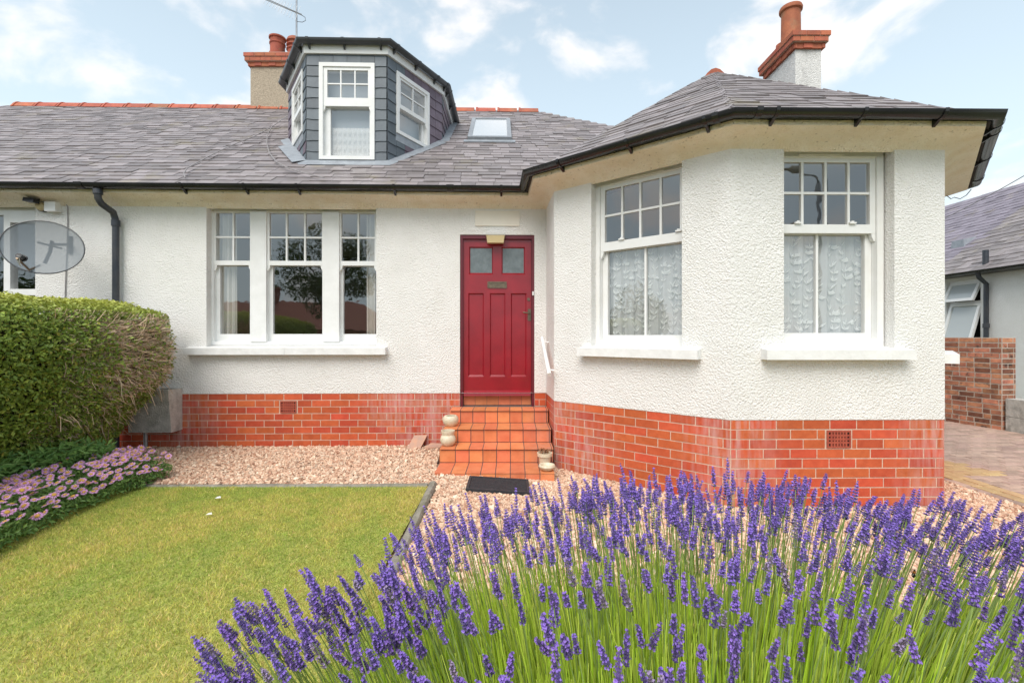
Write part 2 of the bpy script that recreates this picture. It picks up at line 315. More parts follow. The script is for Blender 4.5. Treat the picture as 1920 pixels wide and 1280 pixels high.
# ------------------------------------------------------------------ ground, lawn, gravel, drive, road
def gz(x, y): return -0.09*np.clip((np.asarray(x)+0.9)/1.5, 0, 1)
def sheet(name, x0, x1, y0, y1, z, mat, n=(1, 1)):
    xs = np.linspace(x0, x1, n[0]+1); ys = np.linspace(y0, y1, n[1]+1); X, Y = np.meshgrid(xs, ys)
    Z = (z(X, Y) if callable(z) else np.full_like(X, z)); V = np.stack([X, Y, Z], -1).reshape(-1, 3); w = n[0]+1
    Fc = [(j*w+i, j*w+i+1, (j+1)*w+i+1, (j+1)*w+i) for j in range(n[1]) for i in range(n[0])]
    return tag(np_obj(name, V, Fc, mat), kind='structure')
sheet('ground', -900, 900, -900, 900, -.18, m_earth)
sheet('gravel_bed', -6.5, 4.5, 2.72, 6.3, lambda X, Y: gz(X, Y)-.012, m_gbase, (40, 12))
sheet('planting_bed', -.79, 6.0, .2, 2.72, lambda X, Y: gz(X, Y)+.0106, m_lawn, (20, 6))
sheet('hedge_bed', -6.5, -3.42, .2, 4.5, -.004, m_soil)
sheet('road', -60, 60, -12.5, -6, -.13, m_asph); sheet('pavement', -60, 60, -6, -4, -.05, m_pave); sheet('far_pavement', -60, 60, -14.5, -12.5, -.05, m_pave)
LAWN = (-3.45, -.79, .3, 4.42)
sheet('lawn', LAWN[0]-.5, LAWN[1], LAWN[2], LAWN[3], .004, m_lawn)

def fbm(x, y, s, seed):
    r = np.random.default_rng(seed); v = np.zeros_like(x)
    for k in range(6):
        a = r.uniform(0, 6.28); f = s*(1.6**(k % 4))*r.uniform(.8, 1.2); v += np.sin(x*f*math.cos(a)+y*f*math.sin(a)+r.uniform(0, 6.28))/(1.3**k)
    return v/3
def grass(n):
    x = RNG.uniform(LAWN[0]-.45, LAWN[1], n); y = LAWN[2]+.5+(LAWN[3]-LAWN[2]-.5)*RNG.random(n)**.85
    x2 = LAWN[1]+2.9*RNG.random(n//3)**1.5; y2 = RNG.uniform(.9, 2.74, n//3); x[:n//3] = x2; y[:n//3] = y2
    patch = fbm(x, y, 3.2, 5)+.7*fbm(x, y, 13, 6)+.5*fbm(x, y, 31, 16); h = RNG.uniform(.009, .024, n)*(1+.25*patch)
    a = RNG.uniform(0, 6.283, n); w = RNG.uniform(.0014, .0028, n); ln = RNG.normal(0, .013, (n, 2))
    base = np.stack([x, y, np.where(x > LAWN[1], gz(x, y)+.0086, .002)], 1); dx = np.stack([np.cos(a)*w, np.sin(a)*w, np.zeros(n)], 1)
    tip = base+np.stack([ln[:, 0], ln[:, 1], h], 1)
    V = np.stack([base-dx, base+dx, tip], 1).reshape(-1, 3)
    g = np.array([.31, .45, .075]); yl = np.array([.68, .65, .16]); st = np.array([.84, .64, .28])
    k = np.clip(.66+.5*patch+RNG.normal(0, .28, n), 0, 1)[:, None]; c = g*(1-k)+yl*k
    dry = (RNG.random(n) < np.clip(.11+.22*patch, .02, .45))[:, None]; c = np.where(dry, st, c)*RNG.uniform(.5, 1.3, (n, 1))
    return np_obj('grass', V, np.arange(3*n).reshape(n, 3), m_grass, col=np.repeat(c, 3, 0))
tag(grass(430000), 'short mown yellow-green lawn grass with dry patches', 'grass', kind='stuff')

P = [(-14.5, 5.7375), (.442, 6.111), (.4815, 5.364), (1.926, 4.135), (3.838, 4.162), (5.2, 5.71), (5.2, 14.3)]
def in_poly(x, y, poly):
    r = np.zeros(len(x), bool); n = len(poly); j = n-1
    for i in range(n):
        xi, yi = poly[i]; xj, yj = poly[j]
        c = ((yi > y) != (yj > y)) & (x < (xj-xi)*(y-yi)/(yj-yi+1e-12)+xi); r ^= c; j = i
    return r
def pebbles(x, y, name):
    n = len(x); s = RNG.uniform(.007, .0145, n)*(1+.5*(RNG.random(n) < .08))
    cube = np.array([[-1, -1, -1], [1, -1, -1], [1, 1, -1], [-1, 1, -1], [-1, -1, 1], [1, -1, 1], [1, 1, 1], [-1, 1, 1]], float)
    V = cube[None]*(1+RNG.uniform(-.45, .25, (n, 8, 3))); V *= (s[:, None]*np.stack([RNG.uniform(.8, 1.5, n), RNG.uniform(.6, 1.0, n), RNG.uniform(.45, .8, n)], 1))[:, None, :]
    a, b, c = RNG.uniform(0, 6.283, n), RNG.normal(0, .5, n), RNG.normal(0, .5, n)
    ca, sa, cb, sb, cc, sc_ = np.cos(a), np.sin(a), np.cos(b), np.sin(b), np.cos(c), np.sin(c)
    X, Y, Z = V[..., 0].copy(), V[..., 1].copy(), V[..., 2].copy()
    Y, Z = Y*cb[:, None]-Z*sb[:, None], Y*sb[:, None]+Z*cb[:, None]; X, Z = X*cc[:, None]-Z*sc_[:, None], X*sc_[:, None]+Z*cc[:, None]
    X, Y = X*ca[:, None]-Y*sa[:, None], X*sa[:, None]+Y*ca[:, None]
    z = gz(x, y)+RNG.uniform(-.006, .016, n)
    V = np.stack([X+x[:, None], Y+y[:, None], Z+z[:, None]], -1).reshape(-1, 3)
    q = np.array([[3, 2, 1, 0], [4, 5, 6, 7], [0, 1, 5, 4], [1, 2, 6, 5], [2, 3, 7, 6], [3, 0, 4, 7]]); Fc = (np.arange(n)[:, None, None]*8+q[None]).reshape(-1, 4)
    pal = np.array([[.70, .48, .34], [.76, .56, .41], [.62, .39, .27], [.80, .65, .50], [.48, .27, .18], [.66, .50, .37], [.36, .23, .16]]); pr = [.26, .18, .20, .10, .12, .09, .05]
    c = pal[RNG.choice(7, n, p=pr)]*RNG.uniform(.8, 1.15, (n, 1))
    return np_obj(name, V, Fc, m_gravel, col=np.repeat(c, 8, 0))
n = 112000
gx = np.concatenate([RNG.uniform(-5.2, .5, 44000), RNG.uniform(-.72, 4.5, n)]); gy = np.concatenate([RNG.uniform(4.5, 6.2, 44000), RNG.uniform(2.68, 6.2, n)])
hp = [(p.x, p.y) for p in offset_path(P, .008)]+[(-14.5, 14.3)]
ok = ~in_poly(gx, gy, hp) & ~((gx > -.80) & (gx < .44) & (gy > 4.86)) & ~((gx < -.70) & (gy < 4.5)) & ~((gx > -.44) & (gx < .175) & (gy > 4.35) & (gy < 4.77))
tag(pebbles(gx[ok], gy[ok], 'gravel'), 'loose pink and buff gravel chips around the house', 'gravel', kind='stuff')

m_kerb = M('mossy_kerb', (.33, .30, .25), (.22, .20, .16), rough=.95, scale=14, bump=.7, bscale=60, bdist=.008, dirt=((.13, .13, .07), 5, .5, .7, .6, (1, 1, 1)))
# lawn edging: low rounded concrete kerbs
def kerb(name, a, b, label, grp='concrete lawn edging kerbs'):
    a, b = Vector(a), Vector(b); t = (b-a).normalized(); s = Vector((t.y, -t.x, 0)); mb = MB(); pr = [(-.035, -.08), (-.035, .028), (-.02, .045), (.02, .045), (.035, .028), (.035, -.08)]
    k = 9; vs = []
    for i in range(k): c = a+(b-a)*i/(k-1); vs += [c+s*(x+random.uniform(-.004, .004))+Vector((0, 0, z+(random.uniform(-.005, .005) if z > 0 else 0))) for x, z in pr]
    fs = [(i*6+j, i*6+(j+1) % 6, (i+1)*6+(j+1) % 6, (i+1)*6+j) for i in range(k-1) for j in range(6)]+[tuple(range(5, -1, -1)), tuple((k-1)*6+j for j in range(6))]
    mb.add(vs, fs); return tag(mb.build(name, m_kerb, None, True), label, 'kerb', grp)
kerb('edging_kerb', (-3.55, 4.46, -.028), (-2.05, 4.46, -.026), 'concrete edging between lawn and gravel, running up to the pink daisies')
kerb('edging_kerb', (-2.045, 4.46, -.026), (-.80, 4.46, -.02), 'concrete edging between lawn and gravel, ending at the lawn corner near the steps')
kerb('edging_kerb', (-.755, 4.50, -.01), (-.735, 3.42, -.01), 'rounded concrete kerb along the lawn side towards the doormat')
kerb('edging_kerb', (-.735, 3.41, -.01), (-.72, 2.70, -.01), 'rounded concrete kerb along the lawn side, behind the lavender')

# ------------------------------------------------------------------ the house
BT = .688; CO = .0857; BL = .239                                     # top of brick plinth, course height, brick length
house = empty('bungalow', (-1.5, 8, 0), 'white roughcast semi-detached bungalow with red brick plinth, slate roof and red door', 'house')
WM, WR, WA, WF, WRA, WS = [Wall(a, b) for a, b in zip(P, P[1:])]
ZT = 3.16
def wall_mesh(w, ops, z0=BT, z1=ZT, depth=.26, mat=m_render, name='wall', u0=0, u1=None):
    u1 = w.L if u1 is None else u1; us = sorted({u0, u1, *[v for o in ops for v in o[:2]]}); zs = sorted({z0, z1, *[v for o in ops for v in o[2:4]]}); mb = MB()
    for a, b in zip(us, us[1:]):
        for c, d in zip(zs, zs[1:]):
            um, zm = (a+b)/2, (c+d)/2
            if zm < z0: continue
            if any(o[0] < um < o[1] and o[2] < zm < o[3] for o in ops): continue
            mb.add([w.p(a, c), w.p(b, c), w.p(b, d), w.p(a, d)], [(0, 1, 2, 3)])
    for o in ops:
        A = [w.p(o[0], o[2]), w.p(o[1], o[2]), w.p(o[1], o[3]), w.p(o[0], o[3])]; B = [p-w.n*depth for p in A]
        mb.add(A+B, [(0, 1, 5, 4), (1, 2, 6, 5), (2, 3, 7, 6), (3, 0, 4, 7)])
    mb.add([w.p(u0, z0), w.p(u1, z0), w.p(u1, z0, -.06), w.p(u0, z0, -.06)], [(3, 2, 1, 0)])
    return mb.build(name, mat, house)
# openings (from photo pixels on each wall's plane)
o_main = (WM.U(387), WM.U(705.5), WM.Z(560, 650), ZT-.02)
o_door = (WM.U(862.5), WM.U(1002), .50, WM.Z(930, 440))
o_nb = (WM.U(-95), WM.U(66), 1.25, WM.Z(40, 385))
o_ang = (WA.U(1108.6), WA.U(1278.5), 1.29, ZT-.02)
o_frn = (WF.U(1470), WF.U(1677), 1.29, ZT-.02)
wall_mesh(WM, [o_main, o_door, o_nb]); wall_mesh(WR, []); wall_mesh(WA, [o_ang]); wall_mesh(WF, [o_frn]); wall_mesh(WRA, []); wall_mesh(WS, [], z0=-.15)
mb = MB(); wb = Wall((5.2, 14.3), (-14.5, 14.3)); mb.add([wb.p(0, -.15), wb.p(wb.L, -.15), wb.p(wb.L, ZT), wb.p(0, ZT)], [(0, 1, 2, 3)])
wb = Wall((-14.5, 14.3), (-14.5, 5.7375)); mb.add([wb.p(0, -.15), wb.p(wb.L, -.15), wb.p(wb.L, ZT), wb.p(0, ZT)], [(0, 1, 2, 3)]); mb.build('wall', m_render, house)
# rooms behind the windows
mb = MB(); mb.box(-14.2, 5.0, 6.3, 14, .50, .60); mb.add([(.6, 6.3, .6), (1.95, 4.6, .6), (3.8, 4.6, .6), (5, 6.3, .6)], [(0, 1, 2, 3)]); mb.build('interior_floor', m_floor, house)
mb = MB(); mb.add([(-14.2, 6.0, 3.12), (.7, 6.3, 3.12), (2.0, 4.4, 3.12), (3.75, 4.4, 3.12), (5.0, 6.0, 3.12), (5, 14, 3.12), (-14.2, 14, 3.12)], [(6, 5, 4, 3, 2, 1, 0)]); mb.build('interior_ceiling', m_smooth, house)
mb = MB(); mb.box(-14.2, 5, 10.0, 10.1, .6, 3.12); mb.box(-1.35, -1.25, 6.5, 10, .6, 3.12); mb.box(-4.5, -4.4, 6.5, 10, .6, 3.12); mb.build('interior_wall', m_wallp, house)
# eaves cove
mb = MB(); sweep(mb, P, [(-.02, 3.06), (.012, 3.085), (.035, 3.112), (.075, 3.135), (.13, 3.15), (.20, 3.163), (.25, 3.175), (.255, 3.225), (.0, 3.24)]); mb.build('eaves_cove', m_cove, house, True)
# plinth
def brick_mesh():
    a, c = 1.0, .035; z = .5
    o = [(-.5, -z), (.5, -z), (.5, z), (-.5, z)]; V = [(x, 0, y) for x, y in o]+[(x, -.86, y) for x, y in o]+[(x*(1-.010), -1, y*(1-.03)) for x, y in o]
    Fq = [(0, 1, 5, 4), (1, 2, 6, 5), (2, 3, 7, 6), (3, 0, 4, 7), (4, 5, 9, 8), (5, 6, 10, 9), (6, 7, 11, 10), (7, 4, 8, 11), (8, 9, 10, 11)]; Vn = np.array(V, float)
    return np_mesh('brick', Vn, Fq, m_brick)
bm_ = brick_mesh()
def plinth(w, n, u0, u1, vents=(), phase=0, zb=None):
    root = MB(); root.wbox(w, u0, u1, -.16, BT, -.06, -.0065); pl = root.build('brick_plinth', m_mortar, house)
    for r in range(n):
        z = BT-(r+.5)*CO; ph = phase+(BL/2 if r % 2 else 0)+random.uniform(-.008, .008); u = u0-ph % BL
        while u < u1:
            segs = [(max(u, u0), min(u+BL, u1))]; u += BL
            for v in vents:
                if v[2]-.01 < z < v[3]+.01:
                    ns = []
                    for a, b in segs:
                        if b <= v[0] or a >= v[1]: ns.append((a, b))
                        else:
                            if a < v[0]-.03: ns.append((a, v[0]))
                            if b > v[1]+.03: ns.append((v[1], b))
                    segs = ns
            for a, b in segs:
                if b-a < .02: continue
                l = b-a-.010; c = w.p((a+b)/2, z, -.05)
                inst(bm_, 'brick', frame(c, w.u, -w.n, Vector((0, 0, 1)), l+.0015, .0465+random.uniform(-.001, .0015), CO-.0088), pl)
    for v in vents:
        vb = MB(); g = (v[0]+.012, v[1]-.012, v[2]+.008, v[3]-.008); nx, nz = 7, 4; du, dz = (g[1]-g[0]-.03)/nx, (g[3]-g[2]-.03)/nz
        vb.ring(w, g, (g[0]+.015, g[1]-.015, g[2]+.015, g[3]-.015), -.05, .004)
        for i in range(1, nx): vb.wbox(w, g[0]+.015+i*du-.008, g[0]+.015+i*du+.008, g[2]+.015, g[3]-.015, -.05, .002)
        for k in range(1, nz): vb.wbox(w, g[0]+.015, g[1]-.015, g[2]+.015+k*dz-.008, g[2]+.015+k*dz+.008, -.05, .0015)
        vo = vb.build('air_vent', m_vent, pl)
        db = MB(); db.wbox(w, g[0]+.01, g[1]-.01, g[2]+.01, g[3]-.01, -.06, -.0055); db.build('vent_dark_plate', m_dark, house)  # flat dark plate behind the grille, painting the shade of its holes
    return pl
plinth(WM, 8, WM.U(180), o_door[0], [(WM.U(523.5), WM.U(557.5), BT-3*CO, BT-CO)], phase=BL*.15)
plinth(WM, 8, o_door[1], WM.L, phase=.05); plinth(WR, 9, 0, WR.L, phase=.1)
plinth(WA, 9, 0, WA.L-.002, phase=BL*.36); plinth(WF, 9, .002, WF.L, [(WF.U(1548), WF.U(1598), BT-3*CO, BT-CO)], phase=BL*.30)
mb = MB(); mb.wbox(WRA, 0, WRA.L, -.16, BT, -.06, -.004); mb.build('plinth_backing', m_brick, house)
mb = MB(); mb.wbox(WM, 0, WM.U(180), -.16, BT, -.06, -.004); mb.build('plinth_backing', m_brick, house)

# windows
def panes(w, par, us, zs, d, mat=m_glass):
    for a, b in zip(us, us[1:]):
        for c, e in zip(zs, zs[1:]):
            j = [random.uniform(-.0007, .0007) for _ in range(4)]
            mb = MB(); q = [w.p(a, c, d+j[0]), w.p(b, c, d+j[1]), w.p(b, e, d+j[1]+j[2]-j[0]), w.p(a, e, d+j[2])]
            mb.add(q, [(0, 1, 2, 3)]); mb.build('glass_pane', mat, par)
def sash(w, par, d, box, up, ubu, ubz, lo, lbu=(), bar=.022, horn=True, mat=m_white):
    zm0, zm1 = lo[3], up[2]; zmid = (zm0+zm1)/2
    mb = MB(); mb.ring(w, (box[0], box[1], zm0+.004, box[3]), up, d-.045, d)
    for u in ubu: mb.wbox(w, u-bar/2, u+bar/2, up[2], up[3], d-.036, d-.004)
    for z in ubz: mb.wbox(w, up[0], up[1], z-bar/2, z+bar/2, d-.034, d-.006)
    if horn:
        for s, u in ((1, box[0]), (-1, box[1])):
            q = [(u, zm0+.004), (u+s*.035, zm0+.004), (u+s*.030, zm0-.03), (u+s*.012, zm0-.065), (u, zm0-.07)]
            fr = [w.p(x, z, d-.002) for x, z in q]; bk = [w.p(x, z, d-.043) for x, z in q]
            mb.add(fr+bk, [tuple(range(5)), tuple(range(9, 4, -1))]+[(i, 5+i, 5+(i+1) % 5, (i+1) % 5) for i in range(5)])
    us_ = mb.build('upper_sash', mat, par)
    panes(w, us_.parent, [up[0], *ubu, up[1]], sorted([up[2], *ubz, up[3]]), d-.02)
    mb = MB(); mb.ring(w, (box[0], box[1], box[2], zm1-.006), lo, d-.095, d-.048)
    for u in lbu: mb.wbox(w, u-bar/2, u+bar/2, lo[2], lo[3], d-.088, d-.052)
    mb.build('lower_sash', mat, par); panes(w, par, [lo[0], *lbu, lo[1]], [lo[2], lo[3]], d-.07)
def stone_sill(w, par, u0, u1, zt, h=.085, pr=.105, slope=.03, brk=None):
    mb = MB(); A = []
    for (a, b) in ([(u0, u1)] if brk is None else [(u0, brk-.0015), (brk+.0015, u1)]):
        q = [w.p(a, zt-slope-h, pr), w.p(b, zt-slope-h, pr), w.p(b, zt-slope-h, -.15), w.p(a, zt-slope-h, -.15), w.p(a, zt-slope, pr), w.p(b, zt-slope, pr), w.p(b, zt, -.15), w.p(a, zt, -.15)]; mb.hexa(q)
    return mb.build('sill', m_sill, par)
# triple sash window, main front
D = -.12
win = empty('window', WM.p(WM.U(545), 1.29, -.1), parent=house)
w = WM; zt, zb = ZT-.02, WM.Z(560, 650)
G = lambda px: w.U(px, D); H = lambda py, px=550: w.Z(px, py, D)
mb = MB(); fx0, fx1 = G(399.5), o_main[1]+.03
mb.ring(w, (fx0-.02, fx1, H(647), zt+.01), (G(401.5), fx1-.03, H(640), H(397)), D-.12, D+.012)
mb.wbox(w, G(471), G(501), H(640), H(397), D-.12, D+.03); mb.wbox(w, G(606), G(637), H(640), H(397), D-.12, D+.03); mb.build('window_frame', m_white, win)
for (b0, b1, g0, g1, bars, l0, l1) in ((401.5, 471, 404.6, 469.4, [437], 410, 470), (501, 606, 505.3, 603.5, [537, 571.4], 510, 604.5), (637, 706, 640.2, 702.6, [671.6], 643, 704)):
    sash(w, win, D, (G(b0), G(b1), H(640), H(397)), (G(g0), G(g1), H(489), H(400)), [G(x) for x in bars], [H(445)], (G(l0)-.01, G(l1), H(626), H(498)))
stone_sill(w, win, WM.U(353), WM.U(726), H(648)+.006, brk=WM.U(540))
# bay windows
def bay_window(w, o, d, x_lo, x_hi, bars, y_top, y_bar, y_ub, y_lt, y_lb, y_fb, pref, sx0, sx1, lbar, locs):
    win = empty('window', w.p((o[0]+o[1])/2, 1.29, -.1), parent=house); G = lambda px: w.U(px, d); H = lambda py: w.Z(pref, py, d)
    mb = MB(); z0 = H(y_fb); zt = o[3]+.01; gu0, gu1 = G(x_lo), G(x_hi); bx = (gu0-.05, gu1+.05, H(y_lb)-.055, H(y_top)+.045)
    mb.ring(w, (gu0-.11, gu1+.11, z0, zt), (bx[0]-.002, bx[1]+.002, bx[2], bx[3]), d-.12, d+.02)
    mb.wbox(w, (gu0+gu1)/2-.25, (gu0+gu1)/2+.16, bx[3]+.012, bx[3]+.035, d+.02, d+.032); mb.build('window_frame', m_upvc, win)
    sash(w, win, d, bx, (gu0, gu1, H(y_ub), H(y_top)), [G(x) for x in bars], [H(y_bar)], (gu0+.01, gu1-.01, H(y_lb), H(y_lt)), [G(lbar)], mat=m_upvc)
    for t in (.2, .8):
        cb = MB(); u = gu0+(gu1-gu0)*t; cb.wbox(w, u-.03, u+.03, H(y_ub)+.003, H(y_ub)+.018, d-.005, d+.02); cb.wbox(w, u-.012, u+.012, H(y_ub)+.018, H(y_ub)+.03, d, d+.015); cb.build('sash_catch', m_upvc, win)
    stone_sill(w, win, sx0, sx1, z0+.008); return win, gu0, gu1, H(y_lb), H(y_lt), d
wa_ = bay_window(WA, o_ang, -.12, 1134, 1313, [1166, 1200, 1238.3, 1276.5], 356.7, 405.5, 455, 472, 628, 648, 1134, WA.U(1082, .1), WA.U(1308, .1), 1206, None)
wf_ = bay_window(WF, o_frn, -.12, 1461, 1631, [1504.9, 1548.7, 1591.9], 304.5, 361.9, 420.7, 438, 624, 650, 1550, WF.U(1438, .1), WF.U(1718, .1), 1539, None)
mb = MB(); mb.wbox(WRA, .22, 1.7, 1.175, 1.26, -.1, .105); mb.build('sill', m_sill, house)
# neighbour half: plastic window behind the dish
win = empty('window', WM.p(o_nb[0]+.3, 1.3, -.1), parent=house); D = -.1; G = lambda px: WM.U(px, D)
mb = MB(); zt = o_nb[3]; mb.ring(WM, (o_nb[0], o_nb[1]+.02, 1.25, zt), (o_nb[0]+.3, o_nb[1]-.05, 1.33, zt-.10), D-.1, D)
mb.ring(WM, (G(10), o_nb[1]-.03, 1.33, zt-.10), (G(22), o_nb[1]-.05, 1.40, zt-.20), D-.08, D+.02); mb.wbox(WM, G(22), o_nb[1]-.05, 1.95, 2.03, D-.08, D+.018); mb.build('window_frame', m_upvc, win)
panes(WM, win, [G(22), o_nb[1]-.05], [1.40, 1.95], D-.03); panes(WM, win, [G(22), o_nb[1]-.05], [2.03, zt-.2], D-.03); panes(WM, win, [o_nb[0]+.3, G(10)], [1.33, zt-.1], D-.04)
# name panel and control joint above the door
mb = MB(); mb.wbox(WM, WM.U(891), WM.U(974), WM.Z(930, 424), WM.Z(930, 396), -.01, .014); mb.build('name_panel', M('cream_panel', (.84, .79, .70), (.80, .75, .66), rough=.7, scale=6), house)

# ------------------------------------------------------------------ door
D = -.055; w = WM; G = lambda px: w.U(px, D); H = lambda py: w.Z(932, py, D)
door = empty('door', w.p(G(932), .65, D), parent=house)
mb = MB(); a0, a1, zh = o_door[0], o_door[1], o_door[3]
mb.wbox(w, a0, a0+.035, .51, zh, -.20, -.015); mb.wbox(w, a1-.035, a1, .51, zh, -.20, -.015); mb.wbox(w, a0+.035, a1-.035, zh-.05, zh, -.20, -.015); mb.build('door_frame', m_dred, door)
x0, x1, z0, z1 = a0+.037, a1-.037, H(741), zh-.052
rows = [(H(514.7), H(463), [(879.7, 924.3), (940.5, 984.2)], 'g'), (H(706), H(549.7), [(878, 907), (918.6, 947.5), (958, 987)], 'p')]
us = sorted({x0, x1, *[G(v) for r in rows for p in r[2] for v in p]}); zs = sorted({z0, z1, *[v for r in rows for v in r[:2]]}); mb = MB()
for r in ((z0, rows[1][0]), (rows[1][1], rows[0][0]), (rows[0][1], z1)): mb.wbox(w, x0, x1, r[0], r[1], D-.045, D)
for r in rows:
    e = [x0]+[v for p in r[2] for v in (G(p[0]), G(p[1]))]+[x1]
    for i in range(0, len(e), 2): mb.wbox(w, e[i], e[i+1], r[0], r[1], D-.045, D)
leaf = mb.build('door_leaf', m_red, door)
for r in rows:
    for p in r[2]:
        u0, u1 = G(p[0]), G(p[1]); q = MB(); k = .014
        A = [w.p(u0, r[0], D-.002), w.p(u1, r[0], D-.002), w.p(u1, r[1], D-.002), w.p(u0, r[1], D-.002)]; B = [w.p(u0+k, r[0]+k*1.6, D-.02), w.p(u1-k, r[0]+k*1.6, D-.02), w.p(u1-k, r[1]-k, D-.02), w.p(u0+k, r[1]-k, D-.02)]
        q.add(A+B, [(0, 1, 5, 4), (1, 2, 6, 5), (2, 3, 7, 6), (3, 0, 4, 7)])
        if r[3] == 'p': q.add(B, [(0, 1, 2, 3)]); q.build('door_panel', m_red, door)
        else:
            q.build('glazing_bead', m_red, door); g = MB(); g.add(B, [(0, 1, 2, 3)]); g.build('glass_pane', m_oglass, door)
mb = MB(); u0, u1, c0, c1 = x0+.01, x1-.01, H(741), H(733)
mb.hexa([w.p(u0, c0, D+.05), w.p(u1, c0, D+.05), w.p(u1, c0, D-.02), w.p(u0, c0, D-.02), w.p(u0, c1-.02, D+.045), w.p(u1, c1-.02, D+.045), w.p(u1, c1+.01, D), w.p(u0, c1+.01, D)]); mb.build('weather_bar', m_red, door)
mb = MB(); L0 = (G(914), G(950), H(540), H(528)); mb.ring(w, L0, (L0[0]+.02, L0[1]-.02, L0[2]+.018, L0[3]-.018), D, D+.012); mb.wbox(w, L0[0]+.02, L0[1]-.02, L0[2]+.018, L0[3]-.018, D, D+.005); mb.build('letterbox', m_brass, door)
mb = MB(); mb.wbox(w, G(989.5), G(995.5), H(601), H(579), D, D+.008); mb.tube([w.p(G(992.5), H(587), D), w.p(G(992.5), H(587), D+.055), w.p(G(990), H(587), D+.06), w.p(G(980), H(586), D+.058)], .009, 8); mb.tube([w.p(G(992.5), H(596), D+.006), w.p(G(992.5), H(596), D+.011)], .008, 8); mb.build('door_handle', m_brass, door, True)
mb = MB(); mb.tube([w.p(G(991), H(561), D), w.p(G(991), H(561), D+.012)], .02, 14); mb.build('door_lock', m_brass, door, True)
mb = MB(); mb.wbox(w, a1-.028, a1-.008, H(554), H(547), -.015, .01); mb.build('bell_push', m_white, door)

# ------------------------------------------------------------------ steps
steps = empty('front_steps', (-.18, 5.4, -.05), 'orange quarry tile front steps leading up to the red door', 'steps')
lev = [(.026, 4.82, 5.20, -.80, .44), (.188, 5.20, 5.478, -.80, .46), (.352, 5.478, 5.81, -.80, .455), (.516, 5.81, 6.05, -.765, .45)]
core = MB(); TW = .1525
for i, (z, yf, yb, xa, xb) in enumerate(lev): core.box(xa+.006, xb-.004, yf+.006, 6.20 if i < 3 else 6.30, -.12 if i == 0 else lev[i-1][0]-.02, z-.004)
core.wbox(WM, o_door[0]+.036, o_door[1]-.036, .50, .645, -.20, -.085); core.build('step_core', m_grout, steps)
def tile(x0, x1, y0, y1, z0, z1, nm):
    mb = MB(); b = .003; mb.box(x0, x1, y0, y1, z0, z1)
    o = mb.build(nm, m_tile, steps); return o
for i, (z, yf, yb, xa, xb) in enumerate(lev):
    xs = []; x = xb
    x = xb-(.02 if i else 0)
    xs = [xb]
    while x > xa+.03: xs.append(x); x -= TW
    xs.append(xa); xs = sorted(set(xs))
    for a, b in zip(xs, xs[1:]):
        if b-a < .012: continue
        g = .0045; dz = random.uniform(-.0012, .0012)
        tile(a+g, b-g, yf-(.020 if i else 0), yb-.004, z-.014, z+dz, 'tread_tile')
        if not i: tile(a+g, b-g, yf+.002, yf+.014, -.11, z-.018, 'riser_tile')
        if i: tile(a+g, b-g, yf-random.uniform(.0, .0015), yf+.012, lev[i-1][0]+.006, z-.027, 'riser_tile')
    for k in range(2 if i else 0): tile(xa-.006, xa+.004, yf+.02+k*.15, yf+.16+k*.15, lev[i-1][0]+.004, z-.02, 'side_tile')
u = o_door[0]+.04
while u < o_door[1]-.05:
    v = min(u+TW, o_door[1]-.04); mb = MB(); mb.wbox(WM, u+.002, v-.002, .522, .643, -.10, -.078); mb.build('riser_tile', m_tile, steps); u = v
mb = MB(); mb.wbox(WM, o_door[0]+.036, o_door[1]-.036, .643, .655, -.16, -.06); mb.build('threshold', m_dred, door)

# ------------------------------------------------------------------ roofs
E = offset_path(P, .28); EZ = 3.215; PT = .70
Em = Wall((E[0].x, E[0].y), (E[1].x, E[1].y)); nin = -Em.n
def eave(x): t = (x-Em.a.x)/Em.u.x; return Em.a+Em.u*t
RUN = 4.4; RZ = EZ+PT*RUN
def main_z(x, y): return EZ+PT*((Vector((x, y, 0))-Em.a).dot(nin))
def rpt(x, run): e = eave(x)+nin*run; return Vector((e.x, e.y, EZ+PT*run))
R0, R1 = rpt(-10.35, RUN), rpt(.62, RUN)
mainp = [rpt(-14.6, 0), rpt(5.48, 0), R1, R0]
v1, v2 = (E[3].xy-Vector((0, 0))), None
# apex of the bay hip: equal distance from its eaves lines
def lined(a, b):
    w_ = Wall((a.x, a.y), (b.x, b.y)); return w_
lines = [lined(E[i], E[i+1]) for i in range(1, 6)]
A_ = np.array([[l.n.x, l.n.y, 1] for l in lines]); b_ = np.array([l.n.dot(l.a) for l in lines]); sol = np.linalg.lstsq(A_, b_, rcond=None)[0]
APX = Vector((sol[0], sol[1], EZ+PT*sol[2]*.995))
def bay_z(x, y): return min(EZ+PT*(-(l.n.dot(Vector((x, y, 0))-l.a))) for l in lines)
e3 = lambda v: Vector((v.x, v.y, EZ))
rb = Vector((APX.x, APX.y+2.3, APX.z))
bay_planes = [[e3(E[2]), e3(E[3]), APX], [e3(E[3]), e3(E[4]), APX], [e3(E[4]), e3(E[5]), APX]]
deck = MB()
for poly in [mainp, [rpt(5.48, 0), Vector((5.48, 14.5, EZ)), R1], [R1, Vector((5.48, 14.5, EZ)), Vector((-14.6, 14.5, EZ)), R0], [R0, Vector((-14.6, 14.5, EZ)), rpt(-14.6, 0)],
             [e3(E[1]), e3(E[2]), APX, rb], *bay_planes, [e3(E[5]), Vector((5.48, 8.6, EZ)), rb, APX]]:
    deck.add([p-Vector((0, 0, .012)) for p in poly], [tuple(range(len(poly)))])
roof = deck.build('roof', m_deck, house)
